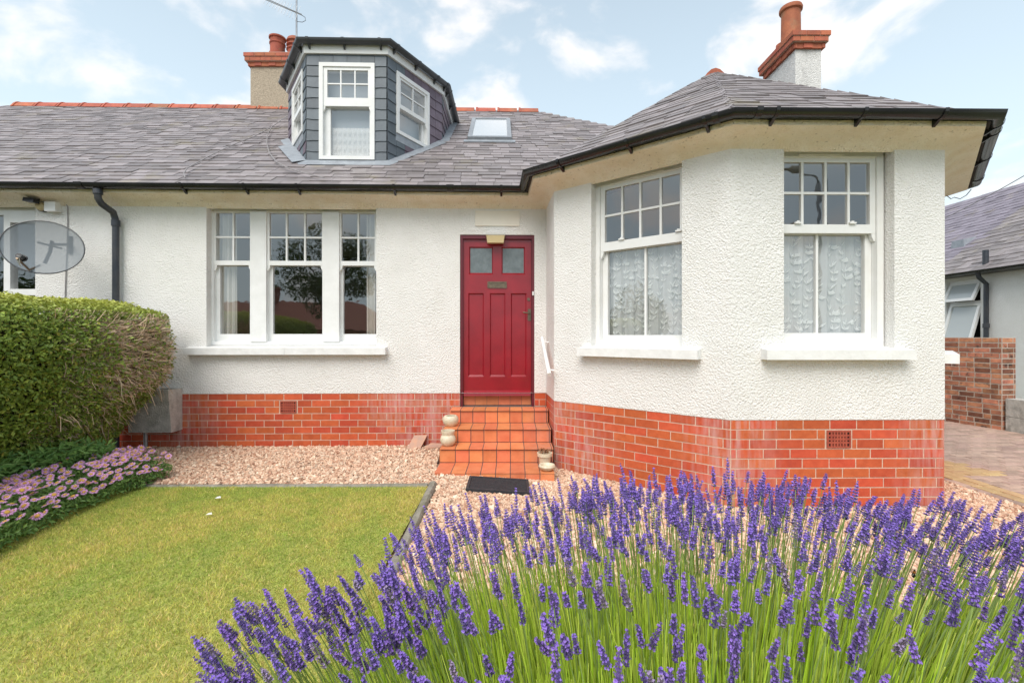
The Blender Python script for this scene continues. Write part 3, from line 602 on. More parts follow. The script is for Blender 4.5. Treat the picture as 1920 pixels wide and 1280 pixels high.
# dormer plan (used to leave the slates out underneath it)
dA, dB, dC, dD = Vector((-2.915, 6.67, 0)), Vector((-1.787, 6.70, 0)), Vector((-1.176, 7.80, 0)), Vector((-3.66, 7.72, 0))
dpoly = [(dA.x+.05, dA.y+.05), (dB.x-.05, dB.y+.05), (dC.x-.05, dC.y), (dC.x-.05, 9.0), (dD.x+.05, 9.0), (dD.x+.05, dD.y)]
def slates(poly, gauge, flt=None, wmin=.19, wmax=.33):
    o, x = poly[0], (poly[1]-poly[0]).normalized(); nrm = (poly[1]-poly[0]).cross(poly[2]-poly[0]).normalized(); y = nrm.cross(x)
    p2 = [((p-o).dot(x), (p-o).dot(y)) for p in poly]; tmax = max(p[1] for p in p2); res = []; t = -.035; r = 0
    while t < tmax-.05:
        tm = min(max(t+gauge*.5, .001), tmax-.001); xs = []
        for (a, b), (c, d) in zip(p2, p2[1:]+p2[:1]):
            if (b-tm)*(d-tm) < 0: xs.append(a+(c-a)*(tm-b)/(d-b))
        if len(xs) >= 2:
            s, e = min(xs), max(xs); u = s-(random.uniform(.08, .2)); wob = random.uniform(-.008, .008)
            while u < e:
                wd = random.uniform(wmin, wmax); a, b = max(u, s), min(u+wd, e); u += wd
                if b-a < .03: continue
                c = o+x*((a+b)/2)+y*(t+gauge*.5)
                if flt and not flt(c): continue
                res.append((o+x*((a+b)/2)+y*(t+wob+random.uniform(-.007, .007)), x, y, nrm, b-a-.004, gauge*1.45, random.uniform(.012, .022), c))
        t += gauge; r += 1
    return res
def main_flt(c):
    if bool(in_poly(np.array([c.x]), np.array([c.y]), dpoly)[0]): return False
    if c.x > .16 and bay_z(c.x, c.y) > c.z-.02 and c.y < 9.2: return False
    return c.x > -12.5
SL = slates(mainp, .150, main_flt, .16, .29)
for pl_ in bay_planes: SL += slates(pl_, .150, None, .17, .30)
def parea(s):
    o, x, y, nr, wd, ln, th, c = s; g = .150; q = [o-x*wd/2, o+x*wd/2, o+x*wd/2+y*g, o-x*wd/2+y*g]
    pp = [(960+F*p.x/p.y, HZ-F*(p.z-CZ)/p.y) for p in q]
    if not all(-20 < a < 1940 and -20 < b for a, b in pp): return 0
    if nr.dot(c-Vector((0, 0, CZ))) > 0: return 0
    return abs(sum(pp[i][0]*pp[(i+1) % 4][1]-pp[(i+1) % 4][0]*pp[i][1] for i in range(4)))/2
SL.sort(key=parea, reverse=True)
def slate_box(j):
    r = random.Random(j); k = lambda: r.uniform(-.03, .03); kl = lambda: r.uniform(-.035, .035)
    V = [(-.5, kl(), 0), (.0, kl(), 0), (.5, kl(), 0), (.5, 1, 0), (-.5, 1, 0)]; V = V+[(a, b, 1) for a, b, c in V]
    return np.array(V), [(5, 6, 7, 8, 9), (0, 1, 6, 5), (1, 2, 7, 6), (2, 3, 8, 7), (4, 0, 5, 9)]
sl_var = []
for j in range(6):
    V, fs = slate_box(j); me = bpy.data.meshes.new('slate'); me.from_pydata([tuple(v) for v in V], [], fs); me.materials.append(m_slate); me.update(); sl_var.append(me)
def slate_M(s):
    o, x, y, nr, wd, ln, th, c = s; tilt = random.uniform(.045, .065); y2 = (y-nr*tilt).normalized(); n2 = x.cross(y2)
    return frame(o+nr*(.012+tilt*ln*.8), x, y2, n2, wd, ln, th)
for s in SL[:300]: inst(random.choice(sl_var), 'slate', slate_M(s), roof)
Vs, Fs4, Fs5, Cs = [], [], [], []; fld = MB(); cols = []
for s in SL[300:]:
    V, fs = slate_box(random.randrange(6)); Mx = slate_M(s); fld.add([Mx @ Vector(v) for v in V], fs)
    t_ = random.random(); base = np.array([.268, .236, .240])*(1-t_*.5)+np.array([.205, .178, .172])*t_*.5; cols += [tuple(base*random.uniform(.70, 1.28))]*10
fo = fld.build('slate_field', m_slate_at, roof); at_ = fo.data.attributes.new('Col', 'FLOAT_COLOR', 'POINT'); c4 = np.ones((len(cols), 4), np.float32); c4[:, :3] = cols; at_.data.foreach_set('color', c4.ravel()); fo['kind'] = 'stuff'
# ridge tiles
def ridge_tile(a, b, n, par):
    for i in range(n):
        p, q = a.lerp(b, i/n), a.lerp(b, (i+1)/n-.004); t = (q-p).normalized(); s = Vector((t.y, -t.x, 0)).normalized(); mb = MB()
        pr = [(-.16, -.085), (-.10, .0), (-.05, .045), (0, .06), (.05, .045), (.10, .0), (.16, -.085)]
        for (c, e, k) in ((p, q, 1.0), (p-t*.005, p+t*.035, 1.18)):
            vs = [c+s*(x*k)+Vector((0, 0, z*k+.02)) for x, z in pr]+[e+s*(x*k)+Vector((0, 0, z*k+.02)) for x, z in pr]
            mb.add(vs, [(j, j+1, j+8, j+7) for j in range(6)]+[tuple(range(6, -1, -1)), tuple(range(7, 14))])
        mb.build('ridge_tile', m_terra, par)
ridge_tile(R0, R1+Vector((.1, 0, 0)), 24, roof)
ridge_tile(APX+Vector((0, -.10, -.06)), rb+Vector((0, 0, -.06)), 5, roof)
# skylight on the slope
def on_roof(px, py):
    r = ray(px, py); o = Vector((0, 0, CZ)); n_ = Vector((PT*nin.x, PT*nin.y, -1)); p0 = rpt(0, 0); t = (p0-o).dot(n_)/r.dot(n_); return o+r*t
k0, k1, k2 = on_roof(877, 268), on_roof(959, 267), on_roof(880, 231)
x_ = Em.u.copy(); nR = Vector((-PT*nin.x, -PT*nin.y, 1)).normalized(); y_ = nR.cross(x_); wS = (k1-k0).dot(x_); hS = (k2-k0).dot(y_)
sk = empty('skylight', k0, parent=house)
class Pl:
    n = nR; u = x_
    def p(s, u, z, d=0): return k0+x_*u+y_*z+nR*d
mb = MB(); mb.ring(Pl(), (0, wS, 0, hS), (.07, wS-.07, .09, hS-.06), -.02, .10); mb.build('skylight_frame', m_steel, sk)
mb = MB(); mb.wbox(Pl(), .07, wS-.07, .09, hS-.06, .03, .085); mb.build('glass_pane', M('skylight_glass', (.55, .58, .60), rough=.05, spec=1.0, coat=1), sk)
mb = MB(); mb.wbox(Pl(), -.06, wS+.06, -.14, -.002, .02, .055); mb.build('lead_apron', m_lead, sk)

# gutters
def half_round(r, c_d, z, t=.006, n=9):
    o = [(c_d+r*math.cos(math.pi+math.pi*i/(n-1)), z+r*math.sin(math.pi+math.pi*i/(n-1))) for i in range(n)]; q = [(c_d+(r-t)*math.cos(2*math.pi-math.pi*i/(n-1)), z+(r-t)*math.sin(2*math.pi-math.pi*i/(n-1))) for i in range(n)]; return o+q
GZ = 3.262; mb = MB(); sweep(mb, P, half_round(.060, .314, GZ), True, cap=True); gut = mb.build('gutter', m_black, house, True)
def bracket(w, u, wd=.03, r=.070, nose=True):
    mb = MB(); a, b = w.p(u-wd/2, 0), w.p(u+wd/2, 0); sweep(mb, [(a.x, a.y), (b.x, b.y)], half_round(r, .312, GZ+.004, .004), True, cap=True)
    if nose: mb.hexa([w.p(u-.012, GZ-.095, .262), w.p(u+.012, GZ-.095, .262), w.p(u+.012, GZ-.10, .25), w.p(u-.012, GZ-.10, .25), w.p(u-.014, GZ-.05, .335), w.p(u+.014, GZ-.05, .335), w.p(u+.014, GZ-.02, .25), w.p(u-.014, GZ-.02, .25)])
    return mb.build('gutter_bracket', m_black, gut)
for px in (345, 462, 560, 740, 940): bracket(WM, WM.U(px, .3))
for px, nz in ((155, False), (845, False)): bracket(WM, WM.U(px, .3), .09, .070, nz)
for px in (1052, 1180, 1325): bracket(WA, WA.U(px, .3))
for px in (1450, 1612, 1760): bracket(WF, WF.U(px, .3))
for u in (-.02, .18): bracket(WRA, u+.12, .035)
bracket(WRA, 1.1, .035); bracket(WRA, 1.95, .09, .070, False); bracket(WA, WA.L-.02, .05, .070, False); bracket(WF, .06, .05, .070, False); bracket(WR, .3, .05, .070, False)
# downpipe
w = WM; q = lambda px, py, d: w.p(w.U(px, d), w.Z(px, py, d), d)
mb = MB(); mb.tube([q(183, 356, .30), q(184, 372, .30), q(190, 382, .26), q(212, 398, .10), q(216, 410, .07), q(217, 425, .07), q(217, 470, .07), w.p(w.U(217, .07), 1.2, .07), w.p(w.U(217, .07), .0, .07)], .038, 12)
mb.tube([q(217, 413, .07), q(217, 424, .07)], .048, 12); mb.tube([q(183, 355, .30), q(184, 364, .30)], .05, 12); mb.build('downpipe', m_pipe, house, True)

# chimneys
cb_mesh = brick_mesh(); cb_mesh.materials.clear(); cb_mesh.materials.append(m_terra)
def chimney(x0, x1, y0, y1, zb, zt, mat, corb=.09, cz=3):
    mb = MB(); mb.box(x0, x1, y0, y1, zb, zt-cz*CO); ch = mb.build('chimney', mat, house)
    for i in range(cz):
        ex = corb*(i+1)/cz if i < 2 else corb; ex = (.045, .085, .10)[i] if cz == 3 else ex; z = zt-(cz-i-.5)*CO
        b = MB(); b.box(x0-ex+.01, x1+ex-.01, y0-ex+.01, y1+ex-.01, z-CO/2, z+CO/2); b.build('corbel_bed', m_mortar if i else m_terra, ch)
        for w_ in (Wall((x0-ex, y1+ex), (x0-ex, y0-ex)), Wall((x0-ex, y0-ex), (x1+ex, y0-ex)), Wall((x1+ex, y0-ex), (x1+ex, y1+ex))):
            if w_.n.x > .5 and x0 > 0: continue
            u = -(.11 if i % 2 else 0)
            step = .225 if i else .15
            while u < w_.L-.02:
                a, e = max(u, 0), min(u+step, w_.L); u += step
                if e-a < .03: continue
                rec = .025 if (i == 0 and int(u/step) % 2) else 0
                inst(cb_mesh, 'brick', frame(w_.p((a+e)/2, z, -.05), w_.u, -w_.n, Vector((0, 0, 1)), e-a-.008, .05-rec, CO-.01), ch)
    b = MB(); b.hexa([(x0-.03, y0-.03, zt), (x1+.03, y0-.03, zt), (x1+.03, y1+.03, zt), (x0-.03, y1+.03, zt), (x0+.02, y0+.02, zt+.07), (x1-.02, y0+.02, zt+.07), (x1-.02, y1-.02, zt+.07), (x0+.02, y1-.02, zt+.07)]); b.build('chimney_cap', m_conc, ch)
    return ch
def pot(ch, c, prof, fins=0):
    mb = MB(); mb.lathe(c, prof, 20)
    o = mb.build('chimney_pot', m_terra, ch, True); return o
c1 = chimney(-5.56, -4.25, 9.98, 10.6, 5.9, 7.40, m_harl)
zc = 7.46
pot(c1, (-5.12, 10.25, zc), [(.17, 0), (.175, .10), (.15, .11), (.15, .30), (.165, .31), (.165, .335), (.145, .35), (.15, .42), (.175, .43), (.175, .46), (.12, .46), (.11, .2)])
pot(c1, (-4.74, 10.25, zc), [(.14, 0), (.15, .08), (.15, .16), (.175, .18), (.175, .20), (.14, .21), (.14, .25), (.175, .27), (.175, .29), (.14, .30), (.14, .34), (.175, .36), (.172, .38), (.15, .43), (.11, .46), (.10, .2)])
pot(c1, (-4.45, 10.45, zc), [(.13, 0), (.14, .08), (.14, .16), (.165, .18), (.165, .20), (.13, .21), (.13, .30), (.16, .32), (.1, .42), (.09, .2)])
b = MB(); b.box(-5.6, -4.2, 9.93, 9.985, 6.02, 6.19); b.build('lead_flashing', m_lead, c1)
c2 = chimney(4.60, 5.02, 7.62, 8.50, 3.3, 6.33, m_harl2)
pot(c2, (4.80, 8.08, 6.38), [(.165, 0), (.155, .05), (.148, .55), (.15, .60), (.178, .62), (.182, .66), (.17, .69), (.13, .69), (.12, .3)])
pot(c2, (4.80, 8.32, 6.38), [(.12, 0), (.11, .2), (.08, .22), (.07, .1)])

# dormer
dorm = empty('dormer', (-2.35, 7.2, 3.9), parent=house)
dback = 9.25; DP = [(dD.x, dback), (dD.x, dD.y), (dA.x, dA.y), (dB.x, dB.y), (dC.x, dC.y), (dC.x, dback)]
DW = [Wall(a, b) for a, b in zip(DP, DP[1:])]; WDL, WDF, WDR = DW[1], DW[2], DW[3]; DZ = 5.42
mb = MB()
w = WDF; U = w.U; Z = lambda y: w.Z(650, y); fF = (U(599.5), U(703.3), Z(300.5), Z(120))
w = WDR; fR = (w.U(741.2), w.U(802.5), w.Z(741, 249), w.Z(741, 133)); fL = (WDL.L-fR[1], WDL.L-fR[0], fR[2], fR[3])
for w_, o_ in zip(DW, (None, fL, fF, fR, None)):
    us_ = sorted({0, w_.L, *(o_[:2] if o_ else ())}); zs_ = sorted({3.55, DZ+.1, *(o_[2:] if o_ else ())})
    for a, b in zip(us_, us_[1:]):
        for c, d in zip(zs_, zs_[1:]):
            if o_ and o_[0] < (a+b)/2 < o_[1] and o_[2] < (c+d)/2 < o_[3]: continue
            mb.add([w_.p(a, c, -.01), w_.p(b, c, -.01), w_.p(b, d, -.01), w_.p(a, d, -.01)], [(0, 1, 2, 3)])
mb.build('dormer_wall', m_deck, dorm)
m_skytone = M('sky_tone_panel', (.42, .47, .50), rough=.85)  # pale panels added behind the dormer panes to stand for reflected sky
for w_, o_ in ((WDL, fL), (WDF, fF), (WDR, fR)):
    bl = MB(); bl.wbox(w_, o_[0]+.02, o_[1]-.02, o_[2]+.02, o_[3]-.02, -.16, -.15); bl.build('pane_backing', m_skytone, dorm)
mb = MB(); sweep(mb, DP, [(-.01, DZ), (.045, DZ), (.05, DZ+.115), (-.01, DZ+.115)]); mb.build('fascia', m_upvc, dorm)
mb = MB(); top = [Vector((p.x, p.y, DZ+.12)) for p in offset_path(DP, .06)]; cT = Vector((-2.4, 8.3, DZ+.22)); mb.add(top+[cT], [(i, i+1, len(top)) for i in range(len(top)-1)]+[(len(top)-1, 0, len(top))]); mb.build('dormer_roof', m_lead, dorm)
mb = MB(); GD = half_round(.055, .105, DZ+.155); sweep(mb, DP, GD, True, cap=True); dg = mb.build('dormer_gutter', m_grey_pl, dorm, True)
for w_, us in ((WDL, (.15, .7, 1.2)), (WDF, (.06, .55, 1.06)), (WDR, (.08, .55, 1.0, 1.25)), (DW[4], (.15, .6))):
    for u in us:
        b = MB(); a, e = w_.p(u-.02, 0), w_.p(u+.02, 0); sweep(b, [(a.x, a.y), (e.x, e.y)], half_round(.062, .105, DZ+.158, .004), True, cap=True)
        b.hexa([w_.p(u-.012, DZ+.05, .06), w_.p(u+.012, DZ+.05, .06), w_.p(u+.012, DZ+.05, .046), w_.p(u-.012, DZ+.05, .046), w_.p(u-.012, DZ+.1, .11), w_.p(u+.012, DZ+.1, .11), w_.p(u+.012, DZ+.12, .046), w_.p(u-.012, DZ+.12, .046)]); b.build('gutter_bracket', m_grey_pl, dorm)
def dwin(w, fx, fz, gx, gz_, bars, zbar, lx, lz):
    mb = MB(); mb.ring(w, (fx[0], fx[1], fz[0], fz[1]), (fx[0]+.055, fx[1]-.055, fz[0]+.05, fz[1]-.055), -.15, .035); mb.build('window_frame', m_upvc, dorm)
    sash(w, dorm, .018, (fx[0]+.05, fx[1]-.05, fz[0]+.045, fz[1]-.05), (gx[0], gx[1], gz_[0], gz_[1]), bars, [zbar], (lx[0], lx[1], lz[0], lz[1]), mat=m_upvc, bar=.018)
    b = MB(); b.wbox(w, fx[0]-.01, fx[1]+.01, fz[0]-.115, fz[0]-.003, -.005, .02); b.build('lead_apron', m_lead, dorm)
    r = MB(); r.add([w.p(fx[0], fz[0], -.11), w.p(fx[1], fz[0], -.11), w.p(fx[1], fz[1], -.11), w.p(fx[0], fz[1], -.11)], [(0, 1, 2, 3)])
w = WDF; U = w.U; Z = lambda y: w.Z(650, y); fF = (U(599.5), U(703.3), Z(300.5), Z(120))
dwin(w, fF[:2], fF[2:], (U(614.5), U(690.6)), (Z(184.7), Z(133.3)), [U(639.6), U(666.1)], Z(158.4), (U(618.4), U(692)), (Z(291.5), Z(201)))
w = WDR; fR = (w.U(741.2), w.U(802.5), w.Z(741, 249), w.Z(741, 133)); zR = lambda t: fR[2]+(fR[3]-fR[2])*t; uR = lambda t: fR[0]+(fR[1]-fR[0])*t
dwin(w, fR[:2], fR[2:], (uR(.13), uR(.87)), (zR(.50), zR(.90)), [uR(.5)], zR(.70), (uR(.16), uR(.84)), (zR(.10), zR(.43)))
w = WDL; fL = (w.L-fR[1], w.L-fR[0], fR[2], fR[3]); uL = lambda t: fL[0]+(fL[1]-fL[0])*t
dwin(w, fL[:2], fL[2:], (uL(.13), uL(.87)), (zR(.50), zR(.90)), [uL(.5)], zR(.70), (uL(.16), uL(.84)), (zR(.10), zR(.43)))
hs_ = {}
for nm, mt in (('b', m_dslate), ('p', m_pslate)):
    for j in range(3):
        V, fs = slate_box(j+20); me = bpy.data.meshes.new('hung_slate'); me.from_pydata([tuple(v) for v in V], [], fs); me.materials.append(mt); me.update(); hs_[nm, j] = me
def hang(w, win, z0, mixp, flt=None):
    g = .152; z = DZ-.01-g*12
    while z < DZ-.02:
        cuts = [0, win[0], win[1], w.L] if win else [0, w.L]
        for ci, (a, b) in enumerate(zip(cuts, cuts[1:])):
            if win and ci == 1 and win[2]-.10 < z+g*.5 < win[3]+.02: continue
            k = max(1, round((b-a)/.19))
            for i in range(k):
                u0, u1 = a+(b-a)*i/k, a+(b-a)*(i+1)/k; c = w.p((u0+u1)/2, z+g/2)
                if c.z < main_z(c.x, c.y)-.12: continue
                zz = z; hgt = g*1.25
                if win and ci == 1 and z < win[3] < z+g: zz = win[3]+.002; hgt = z+g-zz+.02
                if win and ci == 1 and z+g*.5 < win[2] and z+hgt > win[2]-.12: hgt = max(.05, win[2]-.118-z)
                hgt = min(hgt, DZ+.015-zz); t = 'p' if random.random() < mixp(u0/w.L) else 'b'
                yv = (Vector((0, 0, 1))-w.n*.07).normalized()
                inst(hs_[t, random.randrange(3)], 'hung_slate', frame(w.p((u0+u1)/2, zz, .016), w.u, yv, w.u.cross(yv), u1-u0-.004, hgt, .007), dorm)
        z += g
hang(WDF, fF, 3.8, lambda t: .0); hang(WDR, fR, 3.8, lambda t: .05 if t < .2 else .95); hang(WDL, fL, 3.8, lambda t: .8 if t < .6 else .1)
hang(DW[4], None, 4.4, lambda t: .9); hang(DW[0], None, 4.4, lambda t: .9)
# lead apron and side flashings where the dormer meets the slates
mb = MB(); lift = Vector((0, 0, .05)); ins = offset_path(DP, .0); ous = offset_path(DP, .13)
for i in range(1, 5):
    vs = []
    for t in np.linspace(0, 1, 7):
        for src in (ins, ous): p = src[i].lerp(src[i+1 if i < 4 else 5], t); vs.append(Vector((p.x, p.y, main_z(p.x, p.y)+(.075 if src is ins else .045))))
    mb.add(vs, [(2*k, 2*k+1, 2*k+3, 2*k+2) for k in range(6)])
mb.build('lead_flashing', m_lead, dorm)
mb = MB(); a, b_, c, d_ = on_roof(523, 282), on_roof(549, 312), on_roof(578, 308), on_roof(548, 278)
mb.add([p+nR*.06 for p in (a, b_, c, d_)], [(0, 1, 2, 3)]); mb.build('lead_flashing', m_lead, dorm)

# ------------------------------------------------------------------ curtains
def curtain(name, w, u0, u1, z0, z1, d, mat, folds, amp, label, grp=None, cat='curtain', taper=0):
    n = folds*8; vs = []; rows_ = 6
    for j in range(rows_):
        t = j/(rows_-1)
        for i in range(n+1):
            s = i/n; u = u0+(u1-u0)*s*(1-taper*math.sin(math.pi*t*.8)); ph = s*folds*2*math.pi+.7*math.sin(5*s+t)
            vs.append(w.p(u, z0+(z1-z0)*t, d+amp*math.sin(ph)*(1-.3*t)+.3*amp*math.sin(2.7*ph)))
    fs = [(j*(n+1)+i, j*(n+1)+i+1, (j+1)*(n+1)+i+1, (j+1)*(n+1)+i) for j in range(rows_-1) for i in range(n)]
    mb = MB(); mb.add(vs, fs); return tag(mb.build(name, mat, None, True), label, cat, grp)
curtain('curtain', WM, WM.U(410, -.4), WM.U(454, -.4), 1.32, 3.05, -.27, m_curt, 5, .025, 'cream curtain drawn back at the left light of the triple window', 'cream curtains')
curtain('curtain', WM, WM.U(693, -.4), WM.U(712, -.4), 1.32, 3.05, -.27, m_curt, 3, .025, 'cream curtain edge at the light of the triple window nearest the red door', 'cream curtains')
def motifs(w, u0, u1, z0, z1, d, folds, amp, par):
    V, Fc = [], []
    def leafq(u, z, a, l, wd):
        c, s_ = math.cos(a), math.sin(a); b = len(V)
        for x, y in ((0, 0), (l*.45, wd), (l, 0), (l*.45, -wd)):
            uu, zz = u+x*c-y*s_, z+x*s_+y*c; sft = (uu-u0)/(u1-u0); V.append(w.p(uu, zz, d+.012+amp*math.sin(sft*folds*2*math.pi+.7*math.sin(5*sft))))
        Fc.append((b, b+1, b+2, b+3))
    u = u0+.05
    while u < u1-.03:
        z = z0+random.uniform(0, .1); ph = random.uniform(0, 6)
        while z < z1-.08:
            uu = u+.03*math.sin(z*14+ph)
            for sgn in (-1, 1):
                leafq(uu, z, math.pi/2+sgn*random.uniform(.45, .8), random.uniform(.035, .08), random.uniform(.006, .012))
            if random.random() < .25: leafq(uu+.03, z, random.uniform(0, 3), .05, .02); leafq(uu+.03, z, random.uniform(0, 3), .045, .02)
            leafq(uu, z, math.pi/2+.3*math.cos(z*14+ph), .075, .0025); z += random.uniform(.045, .095)
        u += random.uniform(.085, .15)
    mb = MB(); mb.add(V, Fc); mb.build('leaf_motif', m_motif, par)['kind'] = 'stuff'
for (wn, g0, g1, zl, zu, d), w_, lb in ((wa_, WA, 'leaf patterned net curtain in the bay window beside the red door'), (wf_, WF, 'leaf patterned net curtain in the bay window facing the lavender')):
    c = curtain('net_curtain', w_, g0-.1, g1+.1, zl-.05, zu+.05, -.245, m_net, 9, .022, lb, 'leaf patterned net curtains'); motifs(w_, g0-.1, g1+.1, zl-.03, zu+.03, -.245, 9, .022, c)
c = curtain('net_curtain', WDF, fF[0]+.08, fF[1]-.08, fF[2]+.05, fF[2]+.50, -.10, m_net, 9, .006, 'half-height lace curtain in the dormer window')
V = []; mb = MB()
for i in range(9):
    for k in range(4):
        u = fF[0]+.11+(fF[1]-fF[0]-.22)*i/8; z = fF[2]+.10+.115*k; r = .028
        mb.add([WDF.p(u+r*math.cos(a)*(.75 if j % 2 else 1.15), z+1.3*r*math.sin(a)*(.75 if j % 2 else 1.15), -.09) for j, a in enumerate(np.linspace(0, 2*math.pi, 12, endpoint=False))], [tuple(range(12))])
mb.build('lace_motif', sheer('lace_pattern', (.86, .88, .86), .45), c)['kind'] = 'stuff'

# ------------------------------------------------------------------ fittings on the walls
# porch light
pl = empty('porch_light', WM.p(WM.U(929), WM.Z(929, 456), .05), 'cream bulkhead light above the red front door', 'lamp')
w = WM; u0, u1, za, zb_ = w.U(912, .05), w.U(946, .05), w.Z(929, 455, .08), w.Z(929, 441, .05)
mb = MB(); mb.wbox(w, u0-.01, u1+.01, zb_-.005, zb_+.02, -.01, .10); mb.build('casing', m_lampg, pl)
mb = MB(); mb.hexa([w.p(u0+.012, za, .085), w.p(u1-.012, za, .085), w.p(u1-.012, za, 0), w.p(u0+.012, za, 0), w.p(u0, zb_-.005, .095), w.p(u1, zb_-.005, .095), w.p(u1, zb_-.005, 0), w.p(u0, zb_-.005, 0)]); mb.build('diffuser', m_lampc, pl)
# handrail on the return wall
hr = empty('handrail', (.40, 5.5, 1.0), 'short white handrail sloping down the wall beside the steps', 'handrail')
mb = MB(); a, b_ = at(1016, 633, 5.92), at(1030, 702, 5.22); mb.tube([a, b_], .024, 10); mb.build('rail', m_white, hr, True)
for t in (.12, .88):
    p = a.lerp(b_, t); mb = MB(); mb.tube([p, Vector((.475, p.y, p.z-.01))], .010, 8); mb.build('rail_bracket', m_white, hr, True)
# satellite dish
dish = empty('satellite_dish', at(124, 470, 5.95), 'see-through grey satellite dish on an arm bracketed to the wall above the hedge', 'satellite dish')
dc = at(80, 463, 5.40); dn = Vector((.30, -.93, .22)).normalized(); dx_ = Vector((.93, .30, -.10)); dx_ = (dx_-dn*dx_.dot(dn)).normalized(); dy_ = dn.cross(dx_)
dy_ = -dy_ if dy_.z < 0 else dy_
ca, sa = math.cos(-.16), math.sin(-.16); dx2, dy2 = dx_*ca+dy_*sa, dy_*ca-dx_*sa
vs = []; K = 40; RR = 7; RX, RY = .40, .315
for r in range(RR+1):
    for k in range(K): f_ = r/RR; a = 2*math.pi*k/K; vs.append(dc+dx2*(RX*f_*math.cos(a))+dy2*(RY*f_*math.sin(a))-dn*(.075*(1-f_*f_)))
mb = MB(); mb.add(vs, [(r*K+k, r*K+(k+1) % K, (r+1)*K+(k+1) % K, (r+1)*K+k) for r in range(RR) for k in range(K)])
m_dish = sheer('smoked_perspex', (.20, .225, .245), .68); mb.build('reflector', m_dish, dish, True)
mb = MB(); mb.tube([dc+dx2*(RX*math.cos(2*math.pi*k/K))+dy2*(RY*math.sin(2*math.pi*k/K)) for k in range(K+1)], .007, 6); mb.build('rim', m_grey_pl, dish, True)
bk = dc-dn*.09; wallp = WM.p(WM.U(133), WM.Z(133, 458), 0)
mb = MB(); mb.tube([bk+dy2*.12, bk-dn*.05, bk-dn*.06-dy2*.15], .018, 8); mb.tube([bk+dy2*.09-dn*.03, wallp.lerp(bk, .5)+Vector((0, 0, .03)), wallp], .017, 8); mb.tube([wallp+Vector((0, 0, .1)), wallp-Vector((0, 0, .12))], .028, 6)
mb.tube([bk+dx2*-.12+dy2*.06, bk+dx2*.12+dy2*.06], .012, 6); mb.build('mount', m_grey_pl, dish, True)
lp = dc+dn*.26-dy2*.22; mb = MB(); mb.tube([bk-dy2*.2, dc-dy2*.30+dn*.02, lp-dy2*.03], .012, 8); mb.build('feed_arm', m_brass, dish, True)
mb = MB(); mb.tube([lp, lp-dn*.07], .028, 10); mb.tube([lp-dn*.07, lp-dn*.09], .038, 10); mb.build('feed_horn', m_black, dish, True)
mb = MB()
for k in range(3): mb.tube([lp+dx2*(.01*k-.01), lp-dy2*.05-dn*.03+dx2*(.012*k-.012), lp-dy2*.09-dn*.10], .004, 5)
mb.build('cable_tail', m_white, dish, True)
# flood light, sensor box, cable
q = lambda px, py, d=0: WM.p(WM.U(px, d), WM.Z(px, py, d), d)
fl = empty('security_light', q(62, 380), 'small black floodlight under the eaves above the satellite dish', 'lamp')
mb = MB(); c = q(60, 374, .14); mb.hexa([c+Vector(v) for v in ((-.07, -.05, -.03), (.06, -.05, -.05), (.06, .03, -.05), (-.07, .03, -.03), (-.07, -.04, .02), (.06, -.04, .0), (.06, .04, .02), (-.07, .04, .03))]); mb.tube([c, q(66, 372, 0)], .015, 8); mb.build('lamp_head', m_black, fl)
sb = empty('bulkhead_lamp', q(86, 390), 'round cream bulkhead lamp on the wall beside a white junction box', 'lamp')
mb = MB(); p = q(84, 389); mb.tube([p, p+WM.n*.045], [.062, .062], 20); mb.build('backplate', m_black, sb, True)
mb = MB(); mb.tube([p+WM.n*.045, p+WM.n*.075, p+WM.n*.088], [.056, .048, .02], 20); mb.build('diffuser', m_lampc, sb, True)
jb = MB(); jb.wbox(WM, WM.U(95.5), WM.U(116), WM.Z(108, 399), WM.Z(108, 382), -.01, .09); tag(jb.build('junction_box', m_upvc), 'white junction box on the wall beside the round bulkhead lamp', 'junction box')
mb = MB(); mb.tube([q(70, 362, .2), q(95, 370, .04), q(120, 376, .02), q(127, 388, .01), q(127, 420, .01), q(126, 460, .01), q(124, 500, .01), q(122, 560, .01)], .006, 5); tag(mb.build('wall_cable', m_cable, None, True), 'thin cable running from the eaves down the wall behind the dish', 'cable')
# roof cables
def rcable(pts, label):
    P3 = [on_roof(*p)+nR*.085 for p in pts]; mb = MB(); mb.tube(P3, .0075, 5); tag(mb.build('roof_cable', m_cable, None, True), label, 'cable', 'cables lying on the slates')
rcable([(548, 222), (530, 234), (512, 248), (504, 262), (503, 280), (508, 298), (520, 314), (540, 326), (570, 336), (610, 346)], 'pale cable looping over the slates around the dormer foot')
rcable([(508, 250), (480, 266), (450, 278), (420, 292), (395, 305), (372, 318), (355, 328), (349, 338), (352, 346)], 'dark cable crossing the slates down to the gutter left of the dormer')
# TV aerial on the chimney
ae = empty('tv_aerial', (-4.6, 10.0, 7.4), 'metal television aerial on a mast above the chimney with two louvred pots', 'aerial')
mb = MB(); Yp = 10.0; m0 = at(556, 78, Yp); m0.z = 6.9; m1 = at(556, -60, Yp); mb.tube([m0, m1], .02, 8); mb.build('mast', m_steel, ae, True)
mb = MB(); a, b_ = at(496, -1, Yp-.3), at(566, 29, Yp-.05); up_ = Vector((0, 0, .028)); mb.tube([a, b_], .008, 6); mb.tube([a+up_, b_+up_*.6], .008, 6); mb.build('boom', m_steel, ae, True)
for i in range(12):
    p = a.lerp(b_, .03+i*.078); mb = MB(); ln = .10+.008*i; mb.tube([p-Vector((.03, ln*.3, ln)), p+Vector((.03, ln*.3, ln))], .004, 5); mb.build('element', m_steel, ae, True)
mb = MB(); mb.tube([b_, at(572, 33, Yp), at(573, 39, Yp), at(567, 42, Yp), at(557, 41, Yp)], .006, 5); mb.build('aerial_lead', m_grey_pl, ae, True)
